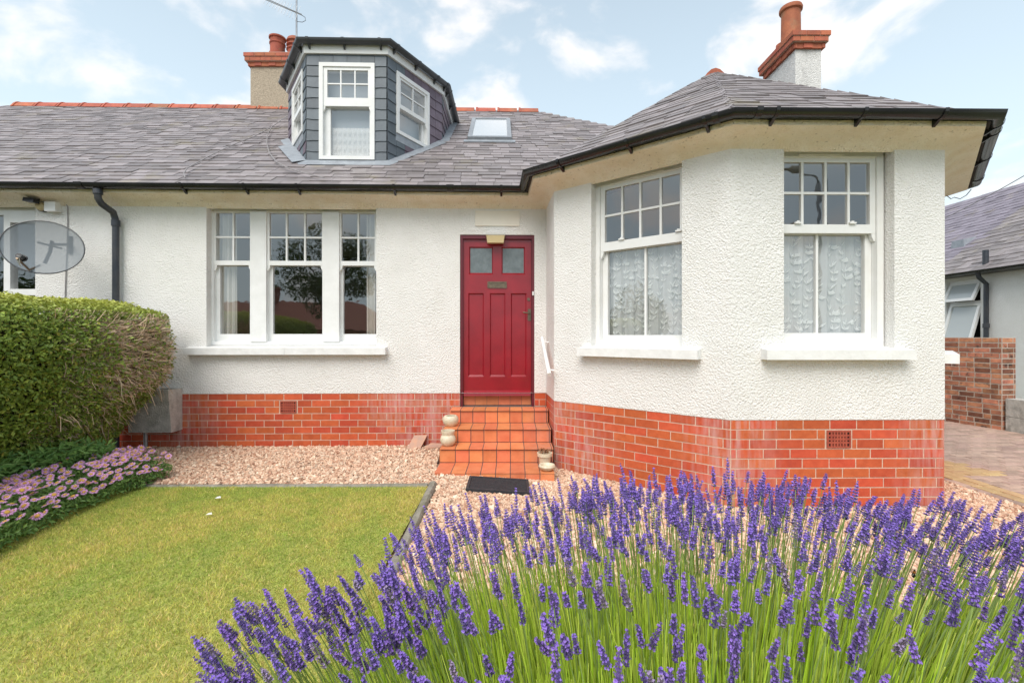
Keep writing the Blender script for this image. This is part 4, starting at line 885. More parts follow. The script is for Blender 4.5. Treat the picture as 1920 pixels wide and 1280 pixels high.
# hanging wire at the far eaves corner, overhead line
mb = MB(); Yw = 5.5; mb.tube([at(x, y, Yw) for x, y in ((1774, 366), (1783, 373), (1789, 370), (1800, 373), (1812, 366), (1821, 355))], .005, 5); tag(mb.build('loose_wire', m_cable, None, True), 'loose wire drooping from the end of the eaves', 'cable')
mb = MB(); a, b_ = Vector((6.5, 7.5, 2.9)), at(1990, 288, 9.5); a = at(1765, 412, 13); mb.tube([a.lerp(b_, t)-Vector((0, 0, .25*4*t*(1-t)*.2)) for t in np.linspace(0, 1.6, 14)], .010, 5); tag(mb.build('overhead_line', m_cable, None, True), 'overhead line stretched through the sky above the neighbouring roof', 'cable')

# ------------------------------------------------------------------ pots, mat, loose bits
def lathe_obj(name, c, prof, mat, label, n=28):
    e = empty(name, c, label, 'pot'); mb = MB(); mb.lathe(c, prof, n); mb.build('pot_body', mat, e, True); return e
lathe_obj('ball_pot', (-.735, 5.62, .353), [(.0, .0), (.055, 0), (.085, .03), (.097, .07), (.09, .105), (.07, .125), (.055, .122), (.06, .11), (.075, .07), (.0, .03)], m_cream, 'round cream stoneware pot on the higher tread, left end of the steps')
lathe_obj('neck_pot', (-.725, 5.32, .189), [(0, 0), (.05, 0), (.08, .03), (.09, .07), (.08, .105), (.068, .12), (.07, .128), (.078, .155), (.078, .17), (.066, .17), (.06, .13), (.07, .08), (0, .03)], m_cream, 'cream stoneware jar with a collared neck on the lower tread of the steps')
fp = lathe_obj('flower_pot', (.355, 5.10, .027), [(0, 0), (.055, 0), (.068, .10), (.082, .10), (.084, .135), (.072, .135), (.066, .10), (0, .10)], m_cream, 'small cream flower pot with a dried brown plant beside the bottom step')
V = []; Fc = []; m_dry = M('dried_leaf', (.20, .06, .04), (.33, .19, .09), rough=.8, scale=60)
mb = MB()
for k in range(60):
    a = random.uniform(0, 6.28); r = random.uniform(0, .07); p = Vector((.355+r*math.cos(a), 5.10+r*math.sin(a), .15+random.uniform(0, .04))); d = Vector((random.gauss(0, 1), random.gauss(0, 1), random.gauss(.4, .6))).normalized()*.03; s = d.cross(Vector((random.random(), random.random(), random.random()))).normalized()*.01
    mb.add([p, p+d*.5+s, p+d, p+d*.5-s], [(0, 1, 2, 3)])
mb.build('dried_plant', m_dry, fp)['kind'] = 'stuff'
lathe_obj('shallow_bowl', (.365, 4.90, .027), [(0, 0), (.045, 0), (.075, .02), (.088, .045), (.08, .062), (.066, .06), (.05, .035), (0, .02)], m_cream, 'shallow cream bowl on the bottom tiles in front of the flower pot')
mat = empty('doormat', (-.10, 4.56, .0), 'ribbed black rubber doormat on the gravel in front of the steps', 'doormat')
mx0, mx1, my0, my1 = -.43, .165, 4.36, 4.76; mz = .012
def mzz(x): return float(gz(x, 0))+.032
mb = MB(); pts = [(mx0, my0), (mx1, my0), (mx1, my1), (mx0, my1)]; mb.hexa([Vector((x, y, mzz(x)-.016)) for x, y in pts]+[Vector((x, y, mzz(x))) for x, y in pts]); mb.build('mat_base', m_rubber, mat)
mb = MB()
for (a, b, c, d) in ((mx0, mx1, my0, my0+.025), (mx0, mx1, my1-.025, my1), (mx0, mx0+.025, my0+.025, my1-.025), (mx1-.025, mx1, my0+.025, my1-.025)):
    q4 = [(a, c), (b, c), (b, d), (a, d)]; mb.hexa([Vector((x, y, mzz(x)-.002)) for x, y in q4]+[Vector((x, y, mzz(x)+.010)) for x, y in q4])
mb.build('mat_border', m_rubber, mat)
y = my0+.035
while y < my1-.035:
    mb = MB(); q4 = [(mx0+.03, y), (mx1-.03, y), (mx1-.03, y+.011), (mx0+.03, y+.011)]; mb.hexa([Vector((x, yy, mzz(x)-.002)) for x, yy in q4]+[Vector((x, yy, mzz(x)+.006)) for x, yy in q4]); mb.build('rib', m_rubber, mat); y += .02
m_lt = M('stained_tile', (.58, .33, .22), (.44, .30, .24), rough=.8, scale=12, bump=.3)
mb = MB(); a = Vector((-1.32, 5.86, -.005)); b_ = Vector((-1.26, 6.055, .135)); sx = Vector((.165, .02, 0)); nn = (b_-a).cross(sx).normalized()*.02
mb.hexa([a, a+sx, a+sx-nn, a-nn, b_, b_+sx, b_+sx-nn, b_-nn]); tag(mb.build('loose_tile', m_lt), 'stained loose tile leaning against the brick plinth near the steps', 'tile')
mb = MB(); a = Vector((-1.09, 5.88, .012)); mb.hexa([a, a+Vector((.19, .01, .01)), a+Vector((.23, .14, .02)), a+Vector((.05, .13, .03)), a+Vector((0, 0, .018)), a+Vector((.19, .01, .028)), a+Vector((.23, .14, .038)), a+Vector((.05, .13, .048))]); tag(mb.build('loose_tile', m_lt), 'loose tile lying flat on the gravel beside the steps', 'tile')
mb = MB(); mb.tube([(-.815, 5.16, .03), (-.822, 5.4, .06), (-.83, 5.7, .10), (-.83, 6.0, .22)], .012, 6); tag(mb.build('black_hose', m_black, None, True), 'black cable tucked along the left side of the steps', 'cable')
# concrete trough on its pipe leg
tr = empty('stone_trough', (-4.35, 5.88, 0), 'grey concrete trough fixed to the wall beside the hedge', 'trough')
w = WM; mb = MB(); ua, ub = w.U(236, .24), w.U(342, 0); z0, z1 = .235, .765
mb.hexa([w.p(ua, z0, .20), w.p(ub, z0, .20), w.p(ub, z0, 0), w.p(ua, z0, 0), w.p(ua, z1-.05, .255), w.p(ub, z1-.05, .255), w.p(ub, z1-.05, 0), w.p(ua, z1-.05, 0)])
mb.ring(type('T', (), {'p': lambda s, u, z, d: w.p(u, z1-.05+d, z)})(), (ua, ub, 0, .255), (ua+.035, ub-.035, .035, .22), 0, .05); mb.build('trough_body', m_conc, tr)
mb = MB(); mb.wbox(w, ua+.04, ub-.04, z1-.055, z1-.03, .04, .215); mb.build('soil_fill', m_soil, tr)
mb = MB(); p = w.p(w.U(273, .12), 0, .12); mb.tube([p-Vector((0, 0, .05)), p+Vector((0, 0, z0+.01))], .024, 10); mb.build('pipe_leg', m_steel, tr, True)
# scraps on the lawn
for px, py, lb in ((408, 934, 'white petal scrap on the lawn near the back edging'), (391, 965, 'buff petal scrap on the lawn beside the white one')):
    p = on_z(px, py, .03); mb = MB(); mb.add([p+Vector(v) for v in ((-.025, 0, 0), (0, -.012, .006), (.026, .003, .004), (.012, .02, .014), (-.012, .014, .010))], [(0, 1, 2, 3, 4)]); tag(mb.build('petal_scrap', m_white if px > 400 else m_curt), lb, 'petal', 'petal scraps on the lawn')

# ------------------------------------------------------------------ drive, walls and house on the right
dr = sheet('driveway', 4.5, 8.4, 2.5, 16, -.092, m_sand)
def bevel_box():
    V = np.array([(-.5, -.5, 0), (.5, -.5, 0), (.5, .5, 0), (-.5, .5, 0), (-.5, -.5, .8), (.5, -.5, .8), (.5, .5, .8), (-.5, .5, .8), (-.47, -.44, 1), (.47, -.44, 1), (.47, .44, 1), (-.47, .44, 1)], float)
    return V, [(0, 1, 5, 4), (1, 2, 6, 5), (2, 3, 7, 6), (3, 0, 4, 7), (4, 5, 9, 8), (5, 6, 10, 9), (6, 7, 11, 10), (7, 4, 8, 11), (8, 9, 10, 11)]
Vb, Fb = bevel_box(); mb1 = np_mesh('paving_block', Vb, Fb, m_block); mb2 = np_mesh('paving_block', Vb, Fb, m_buff)
X1, Y1, Z1 = Vector((1, 0, 0)), Vector((0, 1, 0)), Vector((0, 0, 1)); blocks = []
yy = 2.6
while yy < 11: blocks.append((4.55, yy, .098, .2, mb1)); yy += .2              # edge course
yy = 2.6
while yy < 11:
    for k in range(2): blocks.append((4.665+.115*k+.0, yy+.05*k, .112, .2, mb2))
    yy += .2
yy = 2.6; r = 0
while yy < 11:
    x = 4.84+(.1 if r % 2 else 0)
    if r % 2: blocks.append((4.84+.05-.0, yy, .096, .1, mb2 if 5.0 < yy < 5.75 else mb1))
    while x < 8.0:
        blocks.append((x+.1, yy, .197, .098, mb2 if (5.0 < yy < 5.75 and x < 5.05+(5.75-yy)*.4) else mb1)); x += .2
    yy += .1; r += 1
def bvis(b):
    x, y = b[0], b[1]
    if y < .5: return 0
    px = 960+F*x/y; py = HZ+F*1.51/y
    if px < 1765 or px > 1935 or py > 1300: return 0
    return F*F*b[2]*b[3]*1.5/y**3
blocks.sort(key=bvis, reverse=True); rest = MB(); dz = lambda: random.uniform(-.003, .003)
for b in blocks[:300]: inst(b[4], 'paving_block', frame(Vector((b[0], b[1], -.094+dz())), X1, Y1, Z1, b[2]-.004, b[3]-.004, .022), dr)
for b in blocks[300:1500]:
    z = -.094+dz(); rest.add([(b[0]+v[0]*(b[2]-.004), b[1]+v[1]*(b[3]-.004), z+v[2]*.022) for v in Vb], Fb, 0 if b[4] is mb1 else 1)
ro = rest.build('block_field', [m_block, m_buff], dr); ro['kind'] = 'stuff'
# old brick garden wall
bw = empty('brick_wall', (7.7, 8, -.09), 'weathered brown brick garden wall beside the driveway', 'wall')
wA, wB, wC = Vector((7.82, 7.49, 0)), Vector((7.58, 8.75, 0)), Vector((8.08, 7.53, 0)); W1 = Wall((wB.x, wB.y), (wA.x, wA.y)); W2 = Wall((wA.x, wA.y), (wC.x, wC.y))
mb = MB(); pl4 = [wB, wA, wC, wB+(wC-wA)]
mb.hexa([Vector((p.x, p.y, -.15)) for p in pl4]+[Vector((p.x, p.y, 1.40)) for p in pl4]); mb.build('wall_core', m_omort, bw)
ob_mesh = brick_mesh(); ob_mesh.materials.clear(); ob_mesh.materials.append(m_obrick)
for w_ in (W1, W2):
    for r in range(18):
        u = -(.11 if r % 2 else 0)-random.uniform(0, .02); st = .225
        while u < w_.L-.01:
            hd = random.random() < .3; st = .112 if hd else .228; a, b = max(u, 0), min(u+st, w_.L); u += st
            if b-a < .03: continue
            z = 1.40-(r+.5)*.083
            inst(ob_mesh, 'brick', frame(w_.p((a+b)/2, z, -.04), w_.u, -w_.n, Z1, b-a-.018, .044+random.uniform(-.001, .004), .066+random.uniform(-.004, .002)), bw)
lo_w = empty('block_wall', (7.95, 6.5, -.09), 'low grey concrete block wall meeting the brown brick wall', 'wall')
for r in range(2):
    yb = 7.46
    while yb > 4.2:
        ya = yb-.44; mb = MB(); x0 = 7.84+(7.46-yb)*.0; mb.box(x0, x0+.2, ya+.006, yb-.006, -.13+r*.285+.004, -.13+(r+1)*.285-.004); mb.build('concrete_block', m_conc, lo_w); yb = ya
mb = MB(); mb.box(7.855, 8.025, 4.2, 7.45, -.14, .42); mb.build('block_mortar', m_omort, lo_w)
# neighbouring house (its side wall runs along the drive)
nb = empty('neighbour_house', (12, 12, -.1), 'white neighbouring house with slate roof beyond the brick garden wall', 'house')
NX = 11.5; NW = Wall((NX, 20.0), (NX, 8.4)); nzt = 2.98
on1 = (NW.U(1774), NW.U(1838.5), 1.2, NW.Z(1820, 523))
mb = MB(); us = sorted({0, NW.L, on1[0], on1[1]}); zs = sorted({-.15, nzt+.1, on1[2], on1[3]})
for a, b in zip(us, us[1:]):
    for c, d in zip(zs, zs[1:]):
        if on1[0] < (a+b)/2 < on1[1] and on1[2] < (c+d)/2 < on1[3]: continue
        mb.add([NW.p(a, c), NW.p(b, c), NW.p(b, d), NW.p(a, d)], [(0, 1, 2, 3)])
A = [NW.p(on1[0], on1[2]), NW.p(on1[1], on1[2]), NW.p(on1[1], on1[3]), NW.p(on1[0], on1[3])]; mb.add(A+[p-NW.n*.2 for p in A], [(0, 1, 5, 4), (1, 2, 6, 5), (2, 3, 7, 6), (3, 0, 4, 7)])
mb.add([(NX, 8.4, -.15), (NX+7, 8.4, -.15), (NX+7, 8.4, nzt+.1), (NX, 8.4, nzt+.1)], [(0, 1, 2, 3)]); mb.build('wall', m_render, nb)
wn = empty('window', NW.p((on1[0]+on1[1])/2, 1.2, -.1), parent=nb); zm = NW.Z(1820, 566)
mb = MB(); mb.ring(NW, on1, (on1[0]+.06, on1[1]-.06, on1[2]+.06, on1[3]-.06), -.18, -.10); mb.wbox(NW, on1[0]+.06, on1[1]-.06, zm-.03, zm+.03, -.18, -.10); mb.build('window_frame', m_upvc, wn)
for (z0, z1, tl) in ((on1[2]+.06, zm-.03, .28), (zm+.03, on1[3]-.06, .22)):
    class Tl:
        n = NW.n; u = NW.u
        def p(s, u, z, d=0): return NW.p(u, z, d-.1+tl*(z1-z)/(z1-z0))
    mb = MB(); mb.ring(Tl(), (on1[0]+.05, on1[1]-.05, z0, z1), (on1[0]+.12, on1[1]-.12, z0+.07, z1-.06), -.02, .04); mb.build('casement', m_upvc, wn)
    mb = MB(); mb.add([Tl().p(a, b, .01) for a, b in ((on1[0]+.12, z0+.07), (on1[1]-.12, z0+.07), (on1[1]-.12, z1-.06), (on1[0]+.12, z1-.06))], [(0, 1, 2, 3)]); mb.build('glass_pane', M('frosted_glass', (.46, .49, .49), rough=.12, spec=.8), wn)
mb = MB(); mb.box(NX+.25, NX+4, 8.6, 19, .3, nzt); mb.build('interior_core', m_dark, nb)
npoly = [Vector((NX-.30, 21.0, nzt)), Vector((NX-.30, 8.1, nzt)), Vector((NX+3.9, 12.4, nzt+3.0)), Vector((NX+3.9, 17.5, nzt+3.0))]
mb = MB(); mb.add([p-Vector((0, 0, .02)) for p in npoly], [(0, 1, 2, 3)]); mb.add([npoly[1], (NX+8.1, 8.1, nzt), npoly[2]], [(0, 1, 2)]); nroof = mb.build('roof', m_deck, nb)
NS = slates(npoly, .20, lambda c: c.y > 8 and 1740 < 960+F*c.x/c.y < 1990, .22, .36)
NS.sort(key=lambda s: -1/s[7].y)
for s in NS[:120]: inst(random.choice(sl_var), 'slate', slate_M(s), nroof)
fld = MB(); cols = []
for s in NS[120:]:
    V, fs = slate_box(random.randrange(6)); Mx = slate_M(s); fld.add([Mx @ Vector(v) for v in V], fs); cols += [tuple(np.array([.235, .205, .245])*random.uniform(.8, 1.2))]*10
if cols:
    fo = fld.build('slate_field', m_slate_at, nroof); at_ = fo.data.attributes.new('Col', 'FLOAT_COLOR', 'POINT'); c4 = np.ones((len(cols), 4), np.float32); c4[:, :3] = cols; at_.data.foreach_set('color', c4.ravel()); fo['kind'] = 'stuff'
mb = MB(); sweep(mb, [(NX, 21), (NX, 8.2)], half_round(.06, .33, nzt+.02), True, cap=True); sweep(mb, [(NX, 21), (NX, 8.2)], [(-.01, nzt-.06), (.27, nzt-.02), (.27, nzt+.02), (-.01, nzt+.02)], True); ng = mb.build('gutter', m_black, nb, True)
mb = MB(); up0 = NW.U(1849, .08); mb.tube([NW.p(up0, nzt+.0, .30), NW.p(up0, nzt-.15, .25), NW.p(up0, nzt-.3, .08), NW.p(up0, -.1, .08)], .05, 10); mb.tube([NW.p(up0, 1.62, .08), NW.p(up0, 1.72, .08)], .065, 10); mb.build('downpipe', m_pipe, nb, True)
def on_plane(px, py, poly):
    n_ = (poly[1]-poly[0]).cross(poly[2]-poly[0]); r = ray(px, py); o = Vector((0, 0, CZ)); return o+r*((poly[0]-o).dot(n_)/r.dot(n_))
p = on_plane(1848, 497, npoly); mb = MB(); mb.tube([p-Vector((0, 0, .1)), p+Vector((0, 0, .36))], .06, 10); mb.build('vent_pipe', m_pipe, nb, True)
p = on_plane(1802, 462, npoly); mb = MB(); mb.hexa([p+Vector(v) for v in ((-.1, -.2, -.05), (.25, -.2, .1), (.25, .2, .1), (-.1, .2, -.05), (-.1, -.17, .17), (.25, -.17, .24), (.25, .17, .24), (-.1, .17, .17))]); mb.build('roof_vent', m_lead, nb)

# ------------------------------------------------------------------ vegetation helpers
def rand_dirs(n): v = RNG.normal(size=(n, 3)); return v/np.linalg.norm(v, axis=1, keepdims=True)
def leaf_quads(pos, nrm, ln, wd, col, name, parent, mat, up=None):
    n = len(pos); r = rand_dirs(n); t = r-nrm*(r*nrm).sum(1, keepdims=True); t /= np.linalg.norm(t, axis=1, keepdims=True)+1e-9
    s = np.cross(nrm, t); ln = np.broadcast_to(ln, n)[:, None]; wd = np.broadcast_to(wd, n)[:, None]
    a = pos; b = pos+t*ln*.5+s*wd*.5+nrm*ln*.08; c = pos+t*ln; d = pos+t*ln*.5-s*wd*.5+nrm*ln*.08
    V = np.stack([a, b, c, d], 1).reshape(-1, 3); return np_obj(name, V, np.arange(4*n).reshape(n, 4), mat, parent, col=np.repeat(col, 4, 0))
def strips(P0, P1, P2, w0, w1, col, name, parent, mat, seg=4):   # curved three-sided stems through quadratic beziers
    n = len(P0); ts = np.linspace(0, 1, seg+1); rings = []
    d = P2-P0; d /= np.linalg.norm(d, axis=1, keepdims=True); ref = rand_dirs(n); a = np.cross(d, ref); a /= np.linalg.norm(a, axis=1, keepdims=True)+1e-9; b = np.cross(d, a)
    for t in ts:
        c = P0*(1-t)**2+P1*2*t*(1-t)+P2*t*t; w_ = (w0*(1-t)+w1*t)
        w_ = np.broadcast_to(w_, n)[:, None]
        rings.append(np.stack([c+(a*math.cos(k*2.0944)+b*math.sin(k*2.0944))*w_ for k in range(3)], 1))
    V = np.stack(rings, 1).reshape(-1, 3); base = np.arange(n)[:, None, None]*3*(seg+1); q = []
    for i in range(seg):
        for k in range(3): q.append((i*3+k, i*3+(k+1) % 3, (i+1)*3+(k+1) % 3, (i+1)*3+k))
    Fc = (base+np.array(q)[None]).reshape(-1, 4); return np_obj(name, V, Fc, mat, parent, col=None if col is None else np.repeat(col, 3*(seg+1), 0))

# ------------------------------------------------------------------ hedge
hedge = empty('hedge', (-4.8, 4.2, 0), 'clipped green privet hedge with a bare brown twiggy end by the house', 'hedge')
prof = np.array([(-4.46, .02), (-4.36, .25), (-4.22, .55), (-4.05, .85), (-3.94, 1.1), (-3.92, 1.35), (-3.98, 1.55), (-4.10, 1.70), (-4.36, 1.79), (-4.7, 1.83), (-5.1, 1.82), (-5.4, 1.75), (-5.55, 1.5), (-5.6, 1.0), (-5.45, .3), (-5.3, .02)])
sl_ = np.concatenate([[0], np.cumsum(np.linalg.norm(np.diff(prof, axis=0), axis=1))])
def hedge_pts(s, y, inn):
    x = np.interp(s, sl_, prof[:, 0]); z = np.interp(s, sl_, prof[:, 1]); e = .02
    tx = np.interp(s+e, sl_, prof[:, 0])-np.interp(s-e, sl_, prof[:, 0]); tz = np.interp(s+e, sl_, prof[:, 1])-np.interp(s-e, sl_, prof[:, 1]); L_ = np.hypot(tx, tz)+1e-9
    nx, nz = tz/L_, -tx/L_; k = np.clip((y-5.30)/.44, 0, 1); sh = 1-.34*k**3; cx, cz = -4.75, .95
    taper = np.clip((.95-z)/.8, 0, 1)*np.clip((y-4.7)/.7, 0, 1)*.30
    x = cx+(x-cx)*sh-taper; z = cz+(z-cz)*(1-.10*k**2); ny = .9*k; nn = np.sqrt(nx**2+nz**2+ny**2)
    bump = .03*fbm(y*2+x, z*2.5, 2.2, 9)+.035*fbm(y*3+x, z*3, 6.5, 21); N_ = np.stack([nx/nn, ny/nn, nz/nn], 1); Pp = np.stack([x, y, z], 1)+N_*(bump-inn)[:, None]; return Pp, N_
n = 64000; s = RNG.uniform(0, sl_[9]+.25, n); y = RNG.uniform(2.3, 5.68, n); inn = np.abs(RNG.normal(0, .045, n)); Pp, Nn = hedge_pts(s, y, inn)
bare = np.clip((Pp[:, 1]-4.42)/.40, 0, 1)*np.clip((1.66-Pp[:, 2])/.10, 0, 1)*np.clip((Pp[:, 2]-.62)/.35, 0, 1)+.34*fbm(Pp[:, 1]*3, Pp[:, 2]*3, 2.5, 4)
keep = RNG.random(n) > np.clip(bare*1.15, 0, .86); Pp, Nn = Pp[keep], Nn[keep]; nn = len(Pp)
nr = Nn*.8+rand_dirs(nn)*.9+np.array([0, 0, .35]); nr /= np.linalg.norm(nr, axis=1, keepdims=True)
tp = np.clip((Pp[:, 2]-1.62)/.16, 0, 1)[:, None]; g1, g2, g3 = np.array([.15, .24, .04]), np.array([.38, .48, .085]), np.array([.62, .62, .14])  # top leaves yellower as new growth, with light from above put into the colour
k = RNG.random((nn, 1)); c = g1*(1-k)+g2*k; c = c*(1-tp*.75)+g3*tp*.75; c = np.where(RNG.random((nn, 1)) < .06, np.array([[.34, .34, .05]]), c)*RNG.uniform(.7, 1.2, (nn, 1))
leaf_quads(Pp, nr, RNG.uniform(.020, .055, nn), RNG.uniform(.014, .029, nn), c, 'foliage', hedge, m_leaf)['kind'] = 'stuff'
n = 2900; s = RNG.uniform(sl_[2]*.8, sl_[7], n); y = 5.70-1.45*RNG.random(n)**1.15; P0, N0 = hedge_pts(s, y-.12, RNG.uniform(.08, .2, n)); fl_ = rand_dirs(n)*.8+N0*.35+np.stack([np.full(n, .10), np.full(n, .55), RNG.normal(.0, .4, n)], 1); fl_ /= np.linalg.norm(fl_, axis=1, keepdims=True)
ln = RNG.uniform(.10, .30, n)[:, None]; P2 = P0+fl_*ln+N0*.06; sN = np.clip(s+0, 0, 99); lim, _ = hedge_pts(s, np.clip(P2[:, 1], 0, 5.70), RNG.uniform(-.02, .03, n)); P2 = np.where((P2[:, 0] > lim[:, 0])[:, None], lim, P2); P2[:, 1] = np.clip(P2[:, 1], 0, 5.84); P2[:, 2] = np.minimum(P2[:, 2], 1.68)
P1 = (P0+P2)/2+rand_dirs(n)*.06; c = np.array([.80, .61, .43])*RNG.uniform(.35, 1.2, (n, 1))
strips(P0, P1, P2, RNG.uniform(.0036, .0068, n), .0026, c, 'twigs', hedge, M('bare_twig', (1, 1, 1), attr=True, rough=.85), 3)['kind'] = 'stuff'
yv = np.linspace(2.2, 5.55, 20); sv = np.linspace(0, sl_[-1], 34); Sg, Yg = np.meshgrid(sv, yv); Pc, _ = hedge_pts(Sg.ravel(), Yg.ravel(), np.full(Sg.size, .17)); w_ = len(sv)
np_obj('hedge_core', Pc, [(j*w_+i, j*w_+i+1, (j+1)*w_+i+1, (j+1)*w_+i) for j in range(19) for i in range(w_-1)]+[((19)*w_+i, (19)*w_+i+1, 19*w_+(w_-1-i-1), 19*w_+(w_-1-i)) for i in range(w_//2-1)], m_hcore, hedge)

# ------------------------------------------------------------------ daisies and leafy plants
ERX = lambda y: -3.30-.16*np.clip((y-3.3)/1.0, 0, 1)-.10*np.sin(y*2.2)-np.clip(y-4.35, 0, 1)*.15
def daisy_pts(n):
    y = 2.75+2.0*RNG.random(n); x = ERX(y)-RNG.random(n)**1.15*(.66-.18*np.clip((y-4.2)/.5, 0, 1)); t = np.clip((ERX(y)-x)/.6, 0, 1)
    z = .06+.20*np.sin(np.clip(t*1.5+.12, 0, 1)*math.pi*.62)+.03*fbm(x*3, y*3, 3, 12); return np.stack([x, y, z], 1), t
daisy = empty('daisy_clump', (-3.75, 3.8, 0), 'low clump of pink seaside daisies spilling onto the lawn below the hedge', 'flowers')
n = 9000; Pp, t = daisy_pts(n); Pp[:, 2] *= RNG.uniform(.3, 1.0, n); nr = rand_dirs(n)*.8+np.array([.2, -.3, .8]); nr /= np.linalg.norm(nr, axis=1, keepdims=True); k = RNG.random((n, 1))
leaf_quads(Pp, nr, RNG.uniform(.03, .06, n), RNG.uniform(.012, .02, n), (np.array([.10, .20, .05])*(1-k)+np.array([.24, .38, .09])*k), 'leaves', daisy, m_leaf)['kind'] = 'stuff'
def daisy_mesh(j):
    r = random.Random(j); mb = MB(); K = 26
    for k in range(K):
        a = 2*math.pi*k/K+r.uniform(-.08, .08); L_ = r.uniform(.85, 1.08); dr_ = r.uniform(-.12, .10)-.10*(j % 3); c, s_ = math.cos(a), math.sin(a); wd = .075
        mb.add([(c*.3, s_*.3, 0), (c*.75-s_*wd, s_*.75+c*wd, dr_*.5+.03), (c*L_, s_*L_, dr_), (c*.75+s_*wd, s_*.75-c*wd, dr_*.5+.03)], [(0, 1, 2, 3)], 0)
    prof = [(.42, .02), (.40, .10), (.28, .17), (.10, .19), (.0, .19)]; mb.lathe((0, 0, 0), prof, 12, 1)
    me = bpy.data.meshes.new('flower_head'); me.from_pydata(mb.v, [], mb.f); me.materials.append(m_petal); me.materials.append(m_disc); me.polygons.foreach_set('material_index', mb.mi); me.update(); return me
dm = [daisy_mesh(j) for j in range(6)]; cnt = 0; placed = []
Pp, t = daisy_pts(4200)
for p, tt in zip(Pp, t):
    if cnt >= 295: break
    dens = .5+.5*math.sin(p[0]*9+p[1]*5)
    if random.random() > .25+.75*dens: continue
    if tt > .55 and random.random() < .6: continue
    if any((p[0]-q_[0])**2+(p[1]-q_[1])**2 < .034**2 for q_ in placed): continue
    placed.append(p); d = Vector((random.gauss(.15, .35), random.gauss(-.40, .35), 1)).normalized(); x = d.orthogonal().normalized(); sz = random.uniform(.024, .037)
    inst(random.choice(dm), 'flower_head', frame(Vector(p)+Vector((0, 0, .025+random.uniform(0, .035))), x, d.cross(x), d, sz, sz, sz), daisy); cnt += 1
leafy = empty('leafy_plant', (-4.15, 4.3, 0), 'dark green leafy plants between the hedge foot and the pink daisies', 'plant')
n = 3800; y = RNG.uniform(2.9, 5.05, n); x = -4.02-RNG.random(n)*.35+.12*np.sin(y*6)-np.clip(y-4.6, 0, 1)*.3; z = .05+RNG.random(n)*(.36-.18*np.clip((y-4.5)/.5, 0, 1))
Pp = np.stack([x, y, z], 1); nr = rand_dirs(n)*.5+np.array([.35, -.45, .8]); nr /= np.linalg.norm(nr, axis=1, keepdims=True); k = RNG.random((n, 1))
leaf_quads(Pp, nr, RNG.uniform(.06, .11, n), RNG.uniform(.018, .028, n), (np.array([.10, .22, .05])*(1-k)+np.array([.25, .40, .10])*k), 'leaves', leafy, m_leaf)['kind'] = 'stuff'

# ------------------------------------------------------------------ lavender
lav = empty('lavender_bush', (.45, 1.2, -.08), 'large lavender bush with violet flower spikes in front of the bay window', 'lavender')
NSP = 1200; tips = []
tries = 0
while len(tips) < NSP and tries < 60000:
    tries += 1; a = random.uniform(0, 2*math.pi); r = math.sqrt(random.random()); c_, s_ = math.cos(a), math.sin(a)
    X, Yt = .50+(1.22 if c_ > 0 else 1.22)*r*c_, 1.20+.60*r*s_
    if Yt < .72 or (Yt < .95 and random.random() < .35) or (X < -.35 and Yt > 1.25): continue
    z = .832-.04*r*r-(.13*r*r*max(0, -c_))+random.gauss(0, .035)+(.035 if .2 < X < 1.1 and Yt > 1.4 else 0)
    if r < .55 and random.random() < .40: continue
    if Yt < 1.25 and X > -.1 and random.random() < .38: continue
    if X < .0 and Yt > 1.2 and random.random() < .25: continue
    tips.append((X, Yt, z, r, a))
T = np.array([t[:3] for t in tips]); sprd = np.where(T[:, 0] > .5, .50, .66)
B0 = np.stack([.50+(T[:, 0]-.50)*sprd+RNG.normal(0, .05, len(T)), 1.20+(T[:, 1]-1.20)*.55+RNG.normal(0, .04, len(T)), np.full(len(T), -.06)], 1)
Mid = B0*.45+T*.55; Mid[:, 2] += .08; Mid += RNG.normal(0, .028, Mid.shape); dirs = T-Mid; dirs /= np.linalg.norm(dirs, axis=1, keepdims=True)
def spike_mesh(j):
    r = random.Random(100+j); mb = MB(); L_ = 1.0; K = r.choice([8, 9, 10]); zs = [.0]+[.16+.84*i/(K-1) for i in range(K)] if j % 2 else [.05+.95*i/(K-1) for i in range(K)]
    mb.tube([(0, 0, -.05), (0, 0, 1.0)], .016, 3, 1, False)
    for i, z in enumerate(zs):
        f_ = i/(len(zs)-1); R_ = .128*(1-.55*f_**1.6)*r.uniform(.9, 1.1); nf = 8 if f_ < .75 else 6
        for k in range(nf):
            a = 2*math.pi*(k+.5*(i % 2))/nf+r.uniform(-.2, .2); c, s_ = math.cos(a), math.sin(a); el = .45+.5*f_+r.uniform(-.15, .15); d = Vector((c*math.cos(el), s_*math.cos(el), math.sin(el))); o = Vector((c*.02, s_*.02, z-.05)); ln = R_*1.15; e1 = d.orthogonal().normalized(); e2 = d.cross(e1); w_ = .042*(1-.3*f_)
            m_ = o+d*ln*.55; tp_ = o+d*ln
            mb.add([o, m_+e1*w_, m_+e2*w_, m_-e1*w_, m_-e2*w_, tp_], [(0, 2, 1), (0, 3, 2), (0, 4, 3), (0, 1, 4), (1, 2, 5), (2, 3, 5), (3, 4, 5), (4, 1, 5)], 0)
            if r.random() < .46*(1-.25*f_):
                for q_ in range(4):
                    b = 2*math.pi*q_/4+r.uniform(-.4, .4); pd = (d*.55+(e1*math.cos(b)+e2*math.sin(b))).normalized(); sd_ = d.cross(pd).normalized()*.030; st = tp_-d*.01
                    mb.add([st, st+pd*.036+sd_, st+pd*.066, st+pd*.036-sd_], [(0, 1, 2, 3)], 1)
    me = bpy.data.meshes.new('flower_spike'); me.from_pydata([tuple(v) for v in mb.v], [], mb.f); me.materials.append(m_calyx); me.materials.append(m_floret); me.polygons.foreach_set('material_index', mb.mi); me.update(); return me, mb
sm = [spike_mesh(j) for j in range(8)]
